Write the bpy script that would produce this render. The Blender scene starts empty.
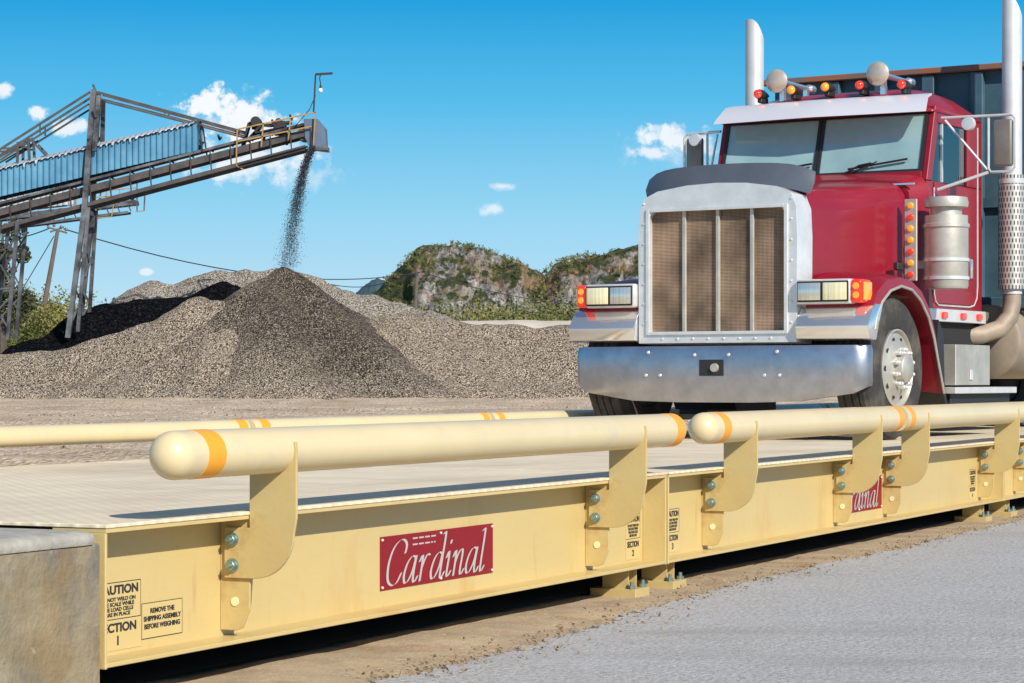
import bpy, bmesh, math, random
from mathutils import Vector, Matrix, noise
R = math.radians
random.seed(7)
scene = bpy.context.scene
COL = scene.collection
GZ = -0.58            # level of the yard below the scale deck (deck = 0)
CAMZ = 0.44
F = 2400.0

# ------------------------------------------------------------------ helpers
class MB:
    """collects primitives in one bmesh and links them as ONE object"""
    def __init__(s): s.b = bmesh.new()
    def _merge(s, t):
        me = bpy.data.meshes.new('tmp'); t.to_mesh(me); t.free()
        s.b.from_mesh(me); bpy.data.meshes.remove(me)
    def box(s, x0, x1, y0, y1, z0, z1, bev=0.0, seg=1, m=None):
        t = bmesh.new(); bmesh.ops.create_cube(t, size=1)
        for v in t.verts:
            v.co = Vector(((x0+x1)/2+v.co.x*(x1-x0), (y0+y1)/2+v.co.y*(y1-y0), (z0+z1)/2+v.co.z*(z1-z0)))
        if bev: bmesh.ops.bevel(t, geom=t.edges[:], offset=bev, segments=seg, affect='EDGES', profile=.5)
        if m: bmesh.ops.transform(t, matrix=m, verts=t.verts)
        s._merge(t); return s
    def bar(s, a, b, w, h=None, up=(0,0,1)):
        a, b = Vector(a), Vector(b); h = h or w
        d = (b-a); L = d.length; d.normalize(); up = Vector(up)
        if abs(d.dot(up)) > .98: up = Vector((0,1,0))
        x = d.cross(up).normalized(); z = x.cross(d).normalized()
        t = bmesh.new(); bmesh.ops.create_cube(t, size=1)
        for v in t.verts: v.co = (a+b)/2 + d*v.co.y*L + x*v.co.x*w + z*v.co.z*h
        s._merge(t); return s
    def tube(s, pts, r, n=10, cap=True, radii=None):
        pts = [Vector(p) for p in pts]; t = bmesh.new(); rings = []
        prev = None
        for i, p in enumerate(pts):
            d = (pts[min(i+1, len(pts)-1)] - pts[max(i-1, 0)]).normalized()
            if prev is None:
                u = Vector((0,0,1)) if abs(d.z) < .9 else Vector((0,1,0))
                x = d.cross(u).normalized()
            else:
                x = (prev - d*prev.dot(d)).normalized()
            prev = x; y = d.cross(x)
            rr = radii[i] if radii else r
            rings.append([t.verts.new(p + (x*math.cos(2*math.pi*k/n) + y*math.sin(2*math.pi*k/n))*rr) for k in range(n)])
        for i in range(len(rings)-1):
            for k in range(n):
                t.faces.new((rings[i][k], rings[i][(k+1)%n], rings[i+1][(k+1)%n], rings[i+1][k]))
        if cap:
            t.faces.new(rings[0][::-1]); t.faces.new(rings[-1])
        bmesh.ops.recalc_face_normals(t, faces=t.faces)
        s._merge(t); return s
    def lathe(s, prof, origin=(0,0,0), axis='X', n=32):
        """prof: list of (a, r): a along the axis, r radius"""
        t = bmesh.new(); rings = []; o = Vector(origin)
        for a, r in prof:
            ring = []
            for k in range(n):
                c, sn = math.cos(2*math.pi*k/n)*r, math.sin(2*math.pi*k/n)*r
                ring.append(t.verts.new(o + (Vector((a, c, sn)) if axis == 'X' else Vector((c, a, sn)) if axis == 'Y' else Vector((c, sn, a)))))
            rings.append(ring)
        for i in range(len(rings)-1):
            for k in range(n):
                t.faces.new((rings[i][k], rings[i][(k+1)%n], rings[i+1][(k+1)%n], rings[i+1][k]))
        if prof[0][1] > 1e-4: t.faces.new(rings[0])
        if prof[-1][1] > 1e-4: t.faces.new(rings[-1])
        bmesh.ops.remove_doubles(t, verts=t.verts, dist=1e-6)
        bmesh.ops.recalc_face_normals(t, faces=t.faces)
        s._merge(t); return s
    def prism(s, poly, a0, a1, axis='X', bev=0.0, seg=1):
        """poly in the plane normal to axis: X->(y,z)  Y->(x,z)  Z->(x,y)"""
        f = {'X': lambda a, p: (a, p[0], p[1]), 'Y': lambda a, p: (p[0], a, p[1]), 'Z': lambda a, p: (p[0], p[1], a)}[axis]
        t = bmesh.new()
        A = [t.verts.new(f(a0, p)) for p in poly]; B = [t.verts.new(f(a1, p)) for p in poly]
        t.faces.new(A); t.faces.new(B[::-1])
        for i in range(len(poly)):
            j = (i+1) % len(poly); t.faces.new((A[i], A[j], B[j], B[i]))
        bmesh.ops.recalc_face_normals(t, faces=t.faces)
        if bev: bmesh.ops.bevel(t, geom=t.edges[:], offset=bev, segments=seg, affect='EDGES', profile=.5)
        s._merge(t); return s
    def loft(s, secs, cap=True, closed=True):
        t = bmesh.new(); rings = [[t.verts.new(p) for p in sec] for sec in secs]
        n = len(secs[0])
        for i in range(len(rings)-1):
            for k in range(n if closed else n-1):
                t.faces.new((rings[i][k], rings[i][(k+1)%n], rings[i+1][(k+1)%n], rings[i+1][k]))
        if cap: t.faces.new(rings[0][::-1]); t.faces.new(rings[-1])
        bmesh.ops.recalc_face_normals(t, faces=t.faces)
        s._merge(t); return s
    def ball(s, c, r, sub=2, sc=(1,1,1)):
        t = bmesh.new(); bmesh.ops.create_icosphere(t, subdivisions=sub, radius=r)
        for v in t.verts: v.co = Vector((v.co.x*sc[0], v.co.y*sc[1], v.co.z*sc[2])) + Vector(c)
        s._merge(t); return s
    def mesh(s, name, mat, smooth=True, ang=35):
        me = bpy.data.meshes.new(name); s.b.to_mesh(me); s.b.free()
        me.materials.append(mat)
        if smooth:
            for p in me.polygons: p.use_smooth = True
            me.set_sharp_from_angle(angle=R(ang))
        return me
    def build(s, name, mat, parent=None, smooth=True, ang=35):
        return link(name, s.mesh(name, mat, smooth, ang), parent)

def link(name, me, parent=None, loc=None, rot=None, scale=None):
    o = bpy.data.objects.new(name, me); COL.objects.link(o)
    if parent: o.parent = parent
    if loc is not None: o.location = loc
    if rot is not None: o.rotation_euler = rot
    if scale is not None: o.scale = scale
    return o
def tag(o, label=None, cat=None, group=None, kind=None):
    if label: o['label'] = label
    if cat: o['category'] = cat
    if group: o['group'] = group
    if kind: o['kind'] = kind
    return o
def thing(name, label, cat, loc=(0,0,0), rz=0, group=None):
    o = bpy.data.objects.new(name, None); COL.objects.link(o); o.empty_display_size = .3
    o.location = loc; o.rotation_euler = (0,0,rz)
    return tag(o, label, cat, group)
def at(px, py, Y):
    """world point at depth Y lying on the sight line of a photo pixel"""
    return Vector(((px-512)/F*Y, Y, CAMZ+(380-py)/F*Y))

# ------------------------------------------------------------------ materials
def mat(name, col, rough=.5, metal=0.0, spec=None, var=0.0, vscale=5.0, bump=0.0, bscale=60.0, coat=0.0, col2=None, emit=None, detail=6.0, stretch=None):
    m = bpy.data.materials.new(name); m.use_nodes = True
    nt = m.node_tree; N = nt.nodes; L = nt.links; p = N['Principled BSDF']
    p.inputs['Base Color'].default_value = (*col, 1); p.inputs['Roughness'].default_value = rough
    p.inputs['Metallic'].default_value = metal
    if spec is not None: p.inputs['Specular IOR Level'].default_value = spec
    if coat: p.inputs['Coat Weight'].default_value = coat; p.inputs['Coat Roughness'].default_value = .08
    if var or bump:
        tc = N.new('ShaderNodeTexCoord'); mp = N.new('ShaderNodeMapping'); L.new(tc.outputs['Object'], mp.inputs[0])
        if stretch: mp.inputs['Scale'].default_value = stretch
    if var:
        n = N.new('ShaderNodeTexNoise'); n.inputs['Scale'].default_value = vscale; n.inputs['Detail'].default_value = detail; n.inputs['Roughness'].default_value = .65
        L.new(mp.outputs[0], n.inputs[0])
        r = N.new('ShaderNodeValToRGB'); c2 = col2 or tuple(c*(1-var) for c in col)
        r.color_ramp.elements[0].position = .35; r.color_ramp.elements[1].position = .65
        r.color_ramp.elements[0].color = (*c2, 1); r.color_ramp.elements[1].color = (*col, 1)
        L.new(n.outputs['Fac'], r.inputs[0]); L.new(r.outputs[0], p.inputs['Base Color'])
    if bump:
        n2 = N.new('ShaderNodeTexNoise'); n2.inputs['Scale'].default_value = bscale; n2.inputs['Detail'].default_value = 4
        L.new(mp.outputs[0], n2.inputs[0])
        b = N.new('ShaderNodeBump'); b.inputs['Strength'].default_value = bump; b.inputs['Distance'].default_value = .01
        L.new(n2.outputs['Fac'], b.inputs['Height']); L.new(b.outputs[0], p.inputs['Normal'])
    if emit:
        p.inputs['Emission Color'].default_value = (*emit[0], 1); p.inputs['Emission Strength'].default_value = emit[1]
    return m

def nodes(m): return m.node_tree.nodes, m.node_tree.links

def add_spots(m, col, scale, lo, hi, stretch=(1,1,1)):
    """mix small worn / dirty spots of another colour into a material"""
    N, L = nodes(m); p = N['Principled BSDF']; src = p.inputs['Base Color'].links
    tc = N.new('ShaderNodeTexCoord'); mp = N.new('ShaderNodeMapping'); mp.inputs['Scale'].default_value = stretch
    n = N.new('ShaderNodeTexNoise'); n.inputs['Scale'].default_value = scale; n.inputs['Detail'].default_value = 8; n.inputs['Roughness'].default_value = .7
    r = N.new('ShaderNodeMapRange'); r.inputs['From Min'].default_value = lo; r.inputs['From Max'].default_value = hi
    mx = N.new('ShaderNodeMix'); mx.data_type = 'RGBA'; mx.inputs['B'].default_value = (*col, 1)
    L.new(tc.outputs['Object'], mp.inputs[0]); L.new(mp.outputs[0], n.inputs[0]); L.new(n.outputs['Fac'], r.inputs['Value']); L.new(r.outputs[0], mx.inputs['Factor'])
    if src: L.new(src[0].from_socket, mx.inputs['A'])
    else: mx.inputs['A'].default_value = p.inputs['Base Color'].default_value
    L.new(mx.outputs['Result'], p.inputs['Base Color'])
    return m

def gravel_mat(name, cols, cell, bump=1.0, patch=.15, pscale=.12, patchcol=(.5,.42,.33), dist=.15):
    m = bpy.data.materials.new(name); m.use_nodes = True; N, L = nodes(m); p = N['Principled BSDF']
    p.inputs['Roughness'].default_value = .95; p.inputs['Specular IOR Level'].default_value = .15
    tc = N.new('ShaderNodeTexCoord'); v = N.new('ShaderNodeTexVoronoi'); v.inputs['Scale'].default_value = cell
    L.new(tc.outputs['Object'], v.inputs['Vector'])
    sep = N.new('ShaderNodeSeparateColor'); L.new(v.outputs['Color'], sep.inputs[0])
    r = N.new('ShaderNodeValToRGB'); els = r.color_ramp.elements
    while len(els) < len(cols): els.new(.5)
    for i, (pos, c) in enumerate(cols): els[i].position = pos; els[i].color = (*c, 1)
    L.new(sep.outputs[0], r.inputs[0])
    n = N.new('ShaderNodeTexNoise'); n.inputs['Scale'].default_value = pscale; n.inputs['Detail'].default_value = 8; n.inputs['Roughness'].default_value = .6
    L.new(tc.outputs['Object'], n.inputs['Vector'])
    mr = N.new('ShaderNodeMapRange'); mr.inputs['From Min'].default_value = .45; mr.inputs['From Max'].default_value = .7; mr.inputs['To Max'].default_value = patch
    L.new(n.outputs['Fac'], mr.inputs['Value'])
    mx = N.new('ShaderNodeMix'); mx.data_type = 'RGBA'; mx.inputs['B'].default_value = (*patchcol, 1)
    L.new(mr.outputs[0], mx.inputs['Factor']); L.new(r.outputs[0], mx.inputs['A']); L.new(mx.outputs['Result'], p.inputs['Base Color'])
    b = N.new('ShaderNodeBump'); b.inputs['Strength'].default_value = bump; b.inputs['Distance'].default_value = dist
    L.new(v.outputs['Distance'], b.inputs['Height']); L.new(b.outputs[0], p.inputs['Normal'])
    return m

M = {}
M['yellow'] = mat('yellow_paint', (.60,.455,.19), .42, var=.08, vscale=1.3, bump=.12, bscale=35, coat=.15, stretch=(.4,1,1))
add_spots(M['yellow'], (.30,.17,.07), 30, .69, .74); add_spots(M['yellow'], (.50,.33,.14), 9, .60, .72, (1,1,.15)); add_spots(M['yellow'], (.10,.08,.05), 85, .70, .73)
add_spots(M['yellow'], (.55,.34,.11), 3.0, .55, .75, (1,1,.25))
M['cream'] = mat('cream_tube_paint', (.72,.58,.33), .35, var=.08, vscale=2, bump=.04, bscale=40, coat=.25)
add_spots(M['cream'], (.45,.33,.18), 22, .67, .73); add_spots(M['cream'], (.60,.50,.34), 3.5, .55, .72); add_spots(M['cream'], (.30,.20,.12), 60, .69, .74)
M['orange'] = mat('orange_tape', (.88,.36,.02), .35)
M['bracket'] = mat('bracket_paint', (.56,.425,.18), .5, var=.12, vscale=3, bump=.1, bscale=40)
add_spots(M['bracket'], (.30,.16,.07), 18, .66, .73); add_spots(M['bracket'], (.45,.30,.12), 5, .56, .7)
M['bolt'] = mat('zinc_bolt', (.30,.40,.38), .4, .8)
M['hole'] = mat('pale_plug', (.86,.72,.42), .6)
M['black_ink'] = mat('black_ink', (.02,.02,.025), .5)
M['label'] = mat('label_film', (.60,.455,.19), .4)
M['sign_red'] = mat('sign_red', (.25,.008,.015), .5, spec=.3, var=.12, vscale=9)
M['silver_ink'] = mat('silver_ink', (.48,.46,.43), .5, .1)
M['concrete'] = mat('weathered_concrete', (.33,.28,.19), .9, var=.5, vscale=5, bump=.7, bscale=40, detail=12)
add_spots(M['concrete'], (.24,.155,.06), 1.7, .45, .72)
add_spots(M['concrete'], (.06,.055,.05), 45, .64, .70); add_spots(M['concrete'], (.40,.37,.30), 9, .60, .72); add_spots(M['concrete'], (.13,.125,.11), 2.3, .52, .66, (1,1,.5))
M['lip'] = mat('worn_concrete_lip', (.42,.39,.33), .8, var=.3, vscale=14, bump=.4, bscale=50)

# deck with rolled tread pattern
m = mat('tread_deck', (.93,.80,.57), .75, var=.14, vscale=1.2, detail=8); M['deck'] = m
N, L = nodes(m); p = N['Principled BSDF']
tc = N.new('ShaderNodeTexCoord')
def tread(rot):
    mp = N.new('ShaderNodeMapping'); mp.inputs['Rotation'].default_value = (0,0,rot); L.new(tc.outputs['Object'], mp.inputs[0])
    w = N.new('ShaderNodeTexWave'); w.inputs['Scale'].default_value = 6.0; L.new(mp.outputs[0], w.inputs[0]); return w
w1, w2 = tread(R(45)), tread(R(-45))
mu = N.new('ShaderNodeMath'); mu.operation = 'MULTIPLY'; L.new(w1.outputs['Fac'], mu.inputs[0]); L.new(w2.outputs['Fac'], mu.inputs[1])
b = N.new('ShaderNodeBump'); b.inputs['Strength'].default_value = .7; b.inputs['Distance'].default_value = .004
L.new(mu.outputs[0], b.inputs['Height']); L.new(b.outputs[0], p.inputs['Normal'])
tr = N.new('ShaderNodeMapRange'); tr.inputs['From Min'].default_value = .25; tr.inputs['From Max'].default_value = .7; tr.inputs['To Min'].default_value = .30; tr.inputs['To Max'].default_value = 0; L.new(mu.outputs[0], tr.inputs[0])
tx = N.new('ShaderNodeMix'); tx.data_type = 'RGBA'; tx.inputs['B'].default_value = (.50,.38,.24,1); L.new(tr.outputs[0], tx.inputs['Factor']); L.new(p.inputs['Base Color'].links[0].from_socket, tx.inputs['A']); L.new(tx.outputs['Result'], p.inputs['Base Color'])
add_spots(m, (.60,.47,.33), 1.3, .45, .7, (.25,1,1))
add_spots(m, (.52,.40,.27), 2.5, .5, .8, (1,.25,1)); add_spots(m, (.42,.34,.27), 60, .64, .74)

CH = (.74,.74,.74)
M['chrome'] = mat('chrome', (.88,.87,.86), .16, .85, bump=.04, bscale=7)
M['bumper'] = mat('bumper_steel', (.50,.51,.56), .32, .9, var=.25, vscale=6, bump=.10, bscale=5, detail=9)
M['alu'] = mat('brushed_aluminium', (.80,.785,.76), .30, .42, var=.15, vscale=8, bump=.08, bscale=30)
M['dull_alu'] = mat('dull_aluminium', (.62,.58,.50), .5, .6, var=.2, vscale=7, bump=.1, bscale=30)
M['stack_steel'] = mat('stack_steel', (.66,.67,.67), .55, .35, var=.12, vscale=5)
M['red'] = mat('red_paint', (.27,.005,.018), .40, spec=.4, coat=.3, var=.12, vscale=2.5)
add_spots(M['red'], (.22,.05,.04), 5, .6, .85)
M['red_lens'] = mat('red_lens', (.75,.03,.01), .15, coat=.6, emit=((1,.06,.02), .25))  # lamps are unlit, faint red glow put into the lens
M['amber_lens'] = mat('amber_lens', (.9,.30,.02), .15, coat=.6, emit=((1,.35,.03), .25))  # unlit as well, amber glow put into the lens
M['clear_lens'] = mat('clear_lens', (.70,.69,.62), .12, .6, coat=.6, bump=.6, bscale=70, stretch=(1,1,.02))
M['yellow_lens'] = mat('yellow_lens', (.88,.80,.50), .12, .1, coat=.6, bump=.6, bscale=70, stretch=(1,1,.02))
M['rubber'] = mat('tyre_rubber', (.045,.042,.038), .85, var=.4, vscale=9, bump=.15, bscale=60)
add_spots(M['rubber'], (.16,.13,.10), 4, .45, .8)
M['black'] = mat('black_plastic', (.02,.02,.022), .5)
M['chassis'] = mat('chassis_black', (.018,.017,.016), .8)
M['shield'] = mat('dark_bug_deflector', (.085,.10,.125), .3, coat=.3, var=.15, vscale=6)
M['mirror_back'] = mat('mirror_back', (.30,.25,.21), .45, .5, var=.2, vscale=8)
M['visor'] = mat('polished_visor', (.86,.84,.86), .28, .35, coat=.3)
M['interior'] = mat('cab_interior', (.06,.06,.06), .8)
M['skin_tan'] = mat('horn_disc', (.72,.60,.47), .3, .5, var=.2, vscale=14)
M['tank'] = mat('tan_dusty_tank', (.38,.30,.22), .6, .2, var=.3, vscale=4, bump=.1)
M['body_blue'] = mat('body_blue_grey', (.06,.125,.165), .6, var=.35, vscale=2.5, bump=.1)
add_spots(M['body_blue'], (.16,.07,.03), 6, .62, .72)
M['rust_rail'] = mat('rusty_rail', (.13,.12,.12), .8, var=.5, vscale=5, col2=(.34,.10,.03))

def glass(name, tint, refl, rough=.02, sky_sheen=0):
    m = bpy.data.materials.new(name); m.use_nodes = True; N, L = nodes(m)
    for n in list(N): N.remove(n)
    o = N.new('ShaderNodeOutputMaterial'); t = N.new('ShaderNodeBsdfTransparent'); t.inputs[0].default_value = (*tint, 1)
    g = N.new('ShaderNodeBsdfGlossy'); g.inputs['Roughness'].default_value = rough; g.inputs[0].default_value = (.86,.97,1,1)
    x = N.new('ShaderNodeMixShader'); lw = N.new('ShaderNodeLayerWeight'); lw.inputs[0].default_value = .3
    mr = N.new('ShaderNodeMapRange'); mr.inputs['To Min'].default_value = refl; mr.inputs['To Max'].default_value = 1
    L.new(lw.outputs['Fresnel'], mr.inputs['Value']); L.new(mr.outputs[0], x.inputs[0]); L.new(t.outputs[0], x.inputs[1]); L.new(g.outputs[0], x.inputs[2]); L.new(x.outputs[0], o.inputs[0])
    if sky_sheen:
        d = N.new('ShaderNodeBsdfDiffuse'); d.inputs[0].default_value = (.44,.68,.66,1); y = N.new('ShaderNodeMixShader')  # pale aqua diffuse stands in for sky reflected in the glass
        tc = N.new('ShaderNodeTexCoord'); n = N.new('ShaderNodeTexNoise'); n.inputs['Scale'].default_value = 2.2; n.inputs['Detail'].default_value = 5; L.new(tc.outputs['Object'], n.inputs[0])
        r = N.new('ShaderNodeMapRange'); r.inputs['From Min'].default_value = .3; r.inputs['From Max'].default_value = .7; r.inputs['To Min'].default_value = sky_sheen*.75; r.inputs['To Max'].default_value = sky_sheen*1.2; L.new(n.outputs['Fac'], r.inputs[0])
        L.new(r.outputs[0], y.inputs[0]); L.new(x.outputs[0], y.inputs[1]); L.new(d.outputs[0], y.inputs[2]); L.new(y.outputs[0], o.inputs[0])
    return m
M['windshield'] = glass('windshield_glass', (.50,.68,.64), .45, sky_sheen=.55)
M['side_glass'] = glass('side_glass', (.16,.25,.22), .10)

# grille screen: woven wire, see nothing but brown radiator behind
m = mat('wire_screen', (.33,.25,.18), .6, .3); M['screen'] = m
N, L = nodes(m); p = N['Principled BSDF']; tc = N.new('ShaderNodeTexCoord')
def stripes(direc, sc):
    w = N.new('ShaderNodeTexWave'); w.bands_direction = direc; w.inputs['Scale'].default_value = sc; L.new(tc.outputs['Object'], w.inputs[0]); return w
wx, wz = stripes('X', 30), stripes('Z', 30)
mx = N.new('ShaderNodeMath'); mx.operation = 'MAXIMUM'; L.new(wx.outputs['Fac'], mx.inputs[0]); L.new(wz.outputs['Fac'], mx.inputs[1])
r = N.new('ShaderNodeValToRGB'); r.color_ramp.elements[0].position = .72; r.color_ramp.elements[1].position = .95
r.color_ramp.elements[0].color = (.05,.03,.018, 1); r.color_ramp.elements[1].color = (.42,.29,.19, 1)
L.new(mx.outputs[0], r.inputs[0])
nz = N.new('ShaderNodeTexNoise'); nz.inputs['Scale'].default_value = 3; nz.inputs['Detail'].default_value = 6; L.new(tc.outputs['Object'], nz.inputs[0])
mr = N.new('ShaderNodeMapRange'); mr.inputs['From Min'].default_value = .3; mr.inputs['From Max'].default_value = .7; mr.inputs['To Min'].default_value = .45; mr.inputs['To Max'].default_value = 1.7
L.new(nz.outputs['Fac'], mr.inputs[0])
vm = N.new('ShaderNodeVectorMath'); vm.operation = 'SCALE'; L.new(r.outputs[0], vm.inputs[0]); L.new(mr.outputs[0], vm.inputs['Scale']); L.new(vm.outputs[0], p.inputs['Base Color'])
b = N.new('ShaderNodeBump'); b.inputs['Strength'].default_value = .5; b.inputs['Distance'].default_value = .004; L.new(mx.outputs[0], b.inputs['Height']); L.new(b.outputs[0], p.inputs['Normal'])

# perforated exhaust guard
m = mat('perforated_guard', (.66,.62,.56), .4, .6); M['perf'] = m
N, L = nodes(m); p = N['Principled BSDF']; tc = N.new('ShaderNodeTexCoord')
sx = N.new('ShaderNodeSeparateXYZ'); L.new(tc.outputs['Object'], sx.inputs[0])
def mth(op, a, b=None, v=None):
    q = N.new('ShaderNodeMath'); q.operation = op
    for i, s_ in enumerate((a, b)):
        if s_ is None: continue
        if isinstance(s_, (int, float)): q.inputs[i].default_value = s_
        else: L.new(s_, q.inputs[i])
    return q.outputs[0]
ang = mth('MULTIPLY', mth('ARCTAN2', sx.outputs[1], sx.outputs[0]), 24/(2*math.pi))
row = mth('MULTIPLY', sx.outputs[2], 1/.048)
sh = mth('MULTIPLY', mth('MODULO', mth('FLOOR', row), 2), .5)
du = mth('ABSOLUTE', mth('SUBTRACT', mth('FRACT', mth('ADD', mth('ADD', ang, 40), sh)), .5))
dv = mth('ABSOLUTE', mth('SUBTRACT', mth('FRACT', row), .5))
ins = mth('MULTIPLY', mth('LESS_THAN', du, .20), mth('LESS_THAN', dv, .34))
mx = N.new('ShaderNodeMix'); mx.data_type = 'RGBA'; mx.inputs['A'].default_value = (.66,.62,.56,1); mx.inputs['B'].default_value = (.10,.085,.07,1)
L.new(ins, mx.inputs['Factor']); L.new(mx.outputs['Result'], p.inputs['Base Color'])

M['gravel_tan'] = gravel_mat('tan_gravel', [(0,(.02,.015,.011)),(.3,(.15,.115,.085)),(.6,(.50,.39,.275)),(1,(.92,.78,.60))], 17, 1, .35, .2, (.44,.35,.25))
M['gravel_shaded'] = gravel_mat('shaded_brown_gravel', [(0,(.012,.009,.007)),(.4,(.06,.045,.033)),(.7,(.17,.13,.097)),(1,(.50,.42,.33))], 17, 1, .3, .25, (.30,.24,.18))  # browns darkened to carry the shade painted on the cone
M['gravel_pale'] = gravel_mat('pale_gravel', [(0,(.04,.033,.027)),(.3,(.22,.18,.14)),(.6,(.50,.42,.335)),(1,(.88,.80,.68))], 17, 1, .35, .2, (.50,.41,.31))
def shade_fade(m, cx, cy, r0, r1, cols):
    """painted shade on the right face of the cone, fading out to tan"""
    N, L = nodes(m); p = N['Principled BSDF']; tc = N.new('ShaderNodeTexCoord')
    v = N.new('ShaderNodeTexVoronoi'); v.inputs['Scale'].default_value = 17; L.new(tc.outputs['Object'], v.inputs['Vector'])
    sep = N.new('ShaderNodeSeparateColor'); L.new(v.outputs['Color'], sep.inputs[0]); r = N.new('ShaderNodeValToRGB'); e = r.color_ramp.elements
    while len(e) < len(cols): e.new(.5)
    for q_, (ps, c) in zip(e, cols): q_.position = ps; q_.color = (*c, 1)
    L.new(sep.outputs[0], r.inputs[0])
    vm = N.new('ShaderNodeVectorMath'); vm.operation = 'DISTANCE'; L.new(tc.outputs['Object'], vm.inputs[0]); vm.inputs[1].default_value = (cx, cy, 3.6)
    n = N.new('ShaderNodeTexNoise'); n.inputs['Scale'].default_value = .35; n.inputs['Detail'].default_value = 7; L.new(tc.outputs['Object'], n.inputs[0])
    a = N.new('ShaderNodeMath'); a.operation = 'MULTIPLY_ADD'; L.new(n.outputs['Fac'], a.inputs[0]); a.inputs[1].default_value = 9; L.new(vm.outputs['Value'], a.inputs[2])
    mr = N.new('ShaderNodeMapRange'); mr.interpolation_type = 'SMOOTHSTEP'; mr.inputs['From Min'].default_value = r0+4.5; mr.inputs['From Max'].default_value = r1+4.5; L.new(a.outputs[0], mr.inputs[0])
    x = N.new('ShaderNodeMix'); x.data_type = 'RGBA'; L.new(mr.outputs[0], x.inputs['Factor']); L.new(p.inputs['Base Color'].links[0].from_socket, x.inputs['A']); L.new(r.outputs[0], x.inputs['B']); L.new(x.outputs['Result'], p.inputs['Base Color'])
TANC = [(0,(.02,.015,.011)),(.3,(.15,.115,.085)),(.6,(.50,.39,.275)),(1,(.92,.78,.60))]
shade_fade(M['gravel_shaded'], -9.9, 130.5, 2.2, 12.0, TANC)  # painted shade centred towards the right flank
M['sand'] = mat('pale_sand', (.52,.46,.37), .95, var=.2, vscale=.5)
M['shade_heap'] = gravel_mat('black_shade_heap', [(0,(.002,.002,.003)),(.5,(.005,.005,.006)),(.9,(.012,.012,.014)),(1,(.025,.025,.025))], 9, .6, 0)  # near-black colour stands for deep shade between the piles
M['shade_heap'].node_tree.nodes['Principled BSDF'].inputs['Specular IOR Level'].default_value = .02

# ------------------------------------------------------------------ world, sun, camera
SUN = Vector((.40, -.70, .51)).normalized()      # towards the sun
elev = math.asin(SUN.z); azim = math.atan2(SUN.x, SUN.y)
w = bpy.data.worlds.new('World'); scene.world = w; w.use_nodes = True
N, L = w.node_tree.nodes, w.node_tree.links; bg = N['Background']; bg.inputs['Strength'].default_value = .10
sky = N.new('ShaderNodeTexSky'); sky.sky_type = 'NISHITA'; sky.sun_disc = False; sky.sun_elevation = elev; sky.sun_rotation = azim
sky.air_density = 1.0; sky.dust_density = .4; sky.ozone_density = 2.0
tc = N.new('ShaderNodeTexCoord'); sp = N.new('ShaderNodeSeparateXYZ'); L.new(tc.outputs['Generated'], sp.inputs[0])
rp = N.new('ShaderNodeValToRGB'); L.new(sp.outputs[2], rp.inputs[0])
def lin(c): return tuple(((v/255+.055)/1.055)**2.4 if v > 10 else v/3294. for v in c)
els = rp.color_ramp.elements
stops = [(0,(200,226,240)),(.03,(188,225,244)),(.07,(150,213,243)),(.115,(88,189,236)),(.155,(38,162,224)),(.30,(28,130,205))]
while len(els) < len(stops): els.new(.5)
for e_, (ps, c) in zip(els, stops): e_.position = ps; e_.color = (*lin(c), 1)
def wm(op, a, b=None, c=None):
    q = N.new('ShaderNodeMath'); q.operation = op
    for i, s_ in enumerate((a, b, c)):
        if s_ is None: continue
        if isinstance(s_, (int, float)): q.inputs[i].default_value = s_
        else: L.new(s_, q.inputs[i])
    return q.outputs[0]
# angular sky coordinates: azimuth (right of +Y) and elevation tangent
yc = wm('MAXIMUM', sp.outputs[1], .02)
U = wm('DIVIDE', sp.outputs[0], yc); V = wm('DIVIDE', sp.outputs[2], yc)
cb = N.new('ShaderNodeCombineXYZ'); L.new(U, cb.inputs[0]); L.new(V, cb.inputs[1])
nz = N.new('ShaderNodeTexNoise'); nz.inputs['Scale'].default_value = 120; nz.inputs['Detail'].default_value = 9; nz.inputs['Roughness'].default_value = .62
L.new(cb.outputs[0], nz.inputs[0])
nf = wm('SUBTRACT', nz.outputs['Fac'], .5)
def cloud(px, py, rx, ry, dens=1.0, soft=.35, puff=3.2):
    u, v = (px-512)/F, (380-py)/F
    a = wm('DIVIDE', wm('SUBTRACT', U, u), rx/F); b_ = wm('DIVIDE', wm('SUBTRACT', V, v), ry/F)
    d = wm('SQRT', wm('ADD', wm('MULTIPLY', a, a), wm('MULTIPLY', b_, b_)))
    e = wm('ADD', wm('SUBTRACT', 1.0, d), wm('MULTIPLY', nf, puff))
    q = N.new('ShaderNodeMapRange'); q.interpolation_type = 'SMOOTHSTEP'; L.new(e, q.inputs[0]); q.inputs['From Min'].default_value = 0; q.inputs['From Max'].default_value = soft; q.inputs['To Max'].default_value = dens
    return q.outputs[0]
CL = [cloud(212,104,32,20,1,.5), cloud(248,126,52,30,1,.6), cloud(250,160,84,30,.85,.9), cloud(300,176,44,18,.45,1.1), cloud(228,120,60,36,.6,1.2),
      cloud(672,141,38,18,.9,.7), cloud(648,152,26,10,.8,.8), cloud(702,148,34,14,.75,1.0), cloud(668,150,58,20,.45,1.2),
      cloud(495,209,20,8,.7,.8,2.4), cloud(503,186,14,5,.7,.8,2.4),
      cloud(3,90,11,10,.9,.7,2.2), cloud(38,113,13,9,.9,.6,2.6), cloud(70,127,26,10,.85,.6,2.6), cloud(146,272,10,5,.7,.5,1),
      cloud(380,282,9,4,.6,.5,1)]
tot = CL[0]
for c in CL[1:]: tot = wm('MAXIMUM', tot, c)
mx = N.new('ShaderNodeMix'); mx.data_type = 'RGBA'; mx.inputs['B'].default_value = (.93,.965,1,1)
L.new(tot, mx.inputs['Factor']); L.new(rp.outputs[0], mx.inputs['A'])
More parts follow.
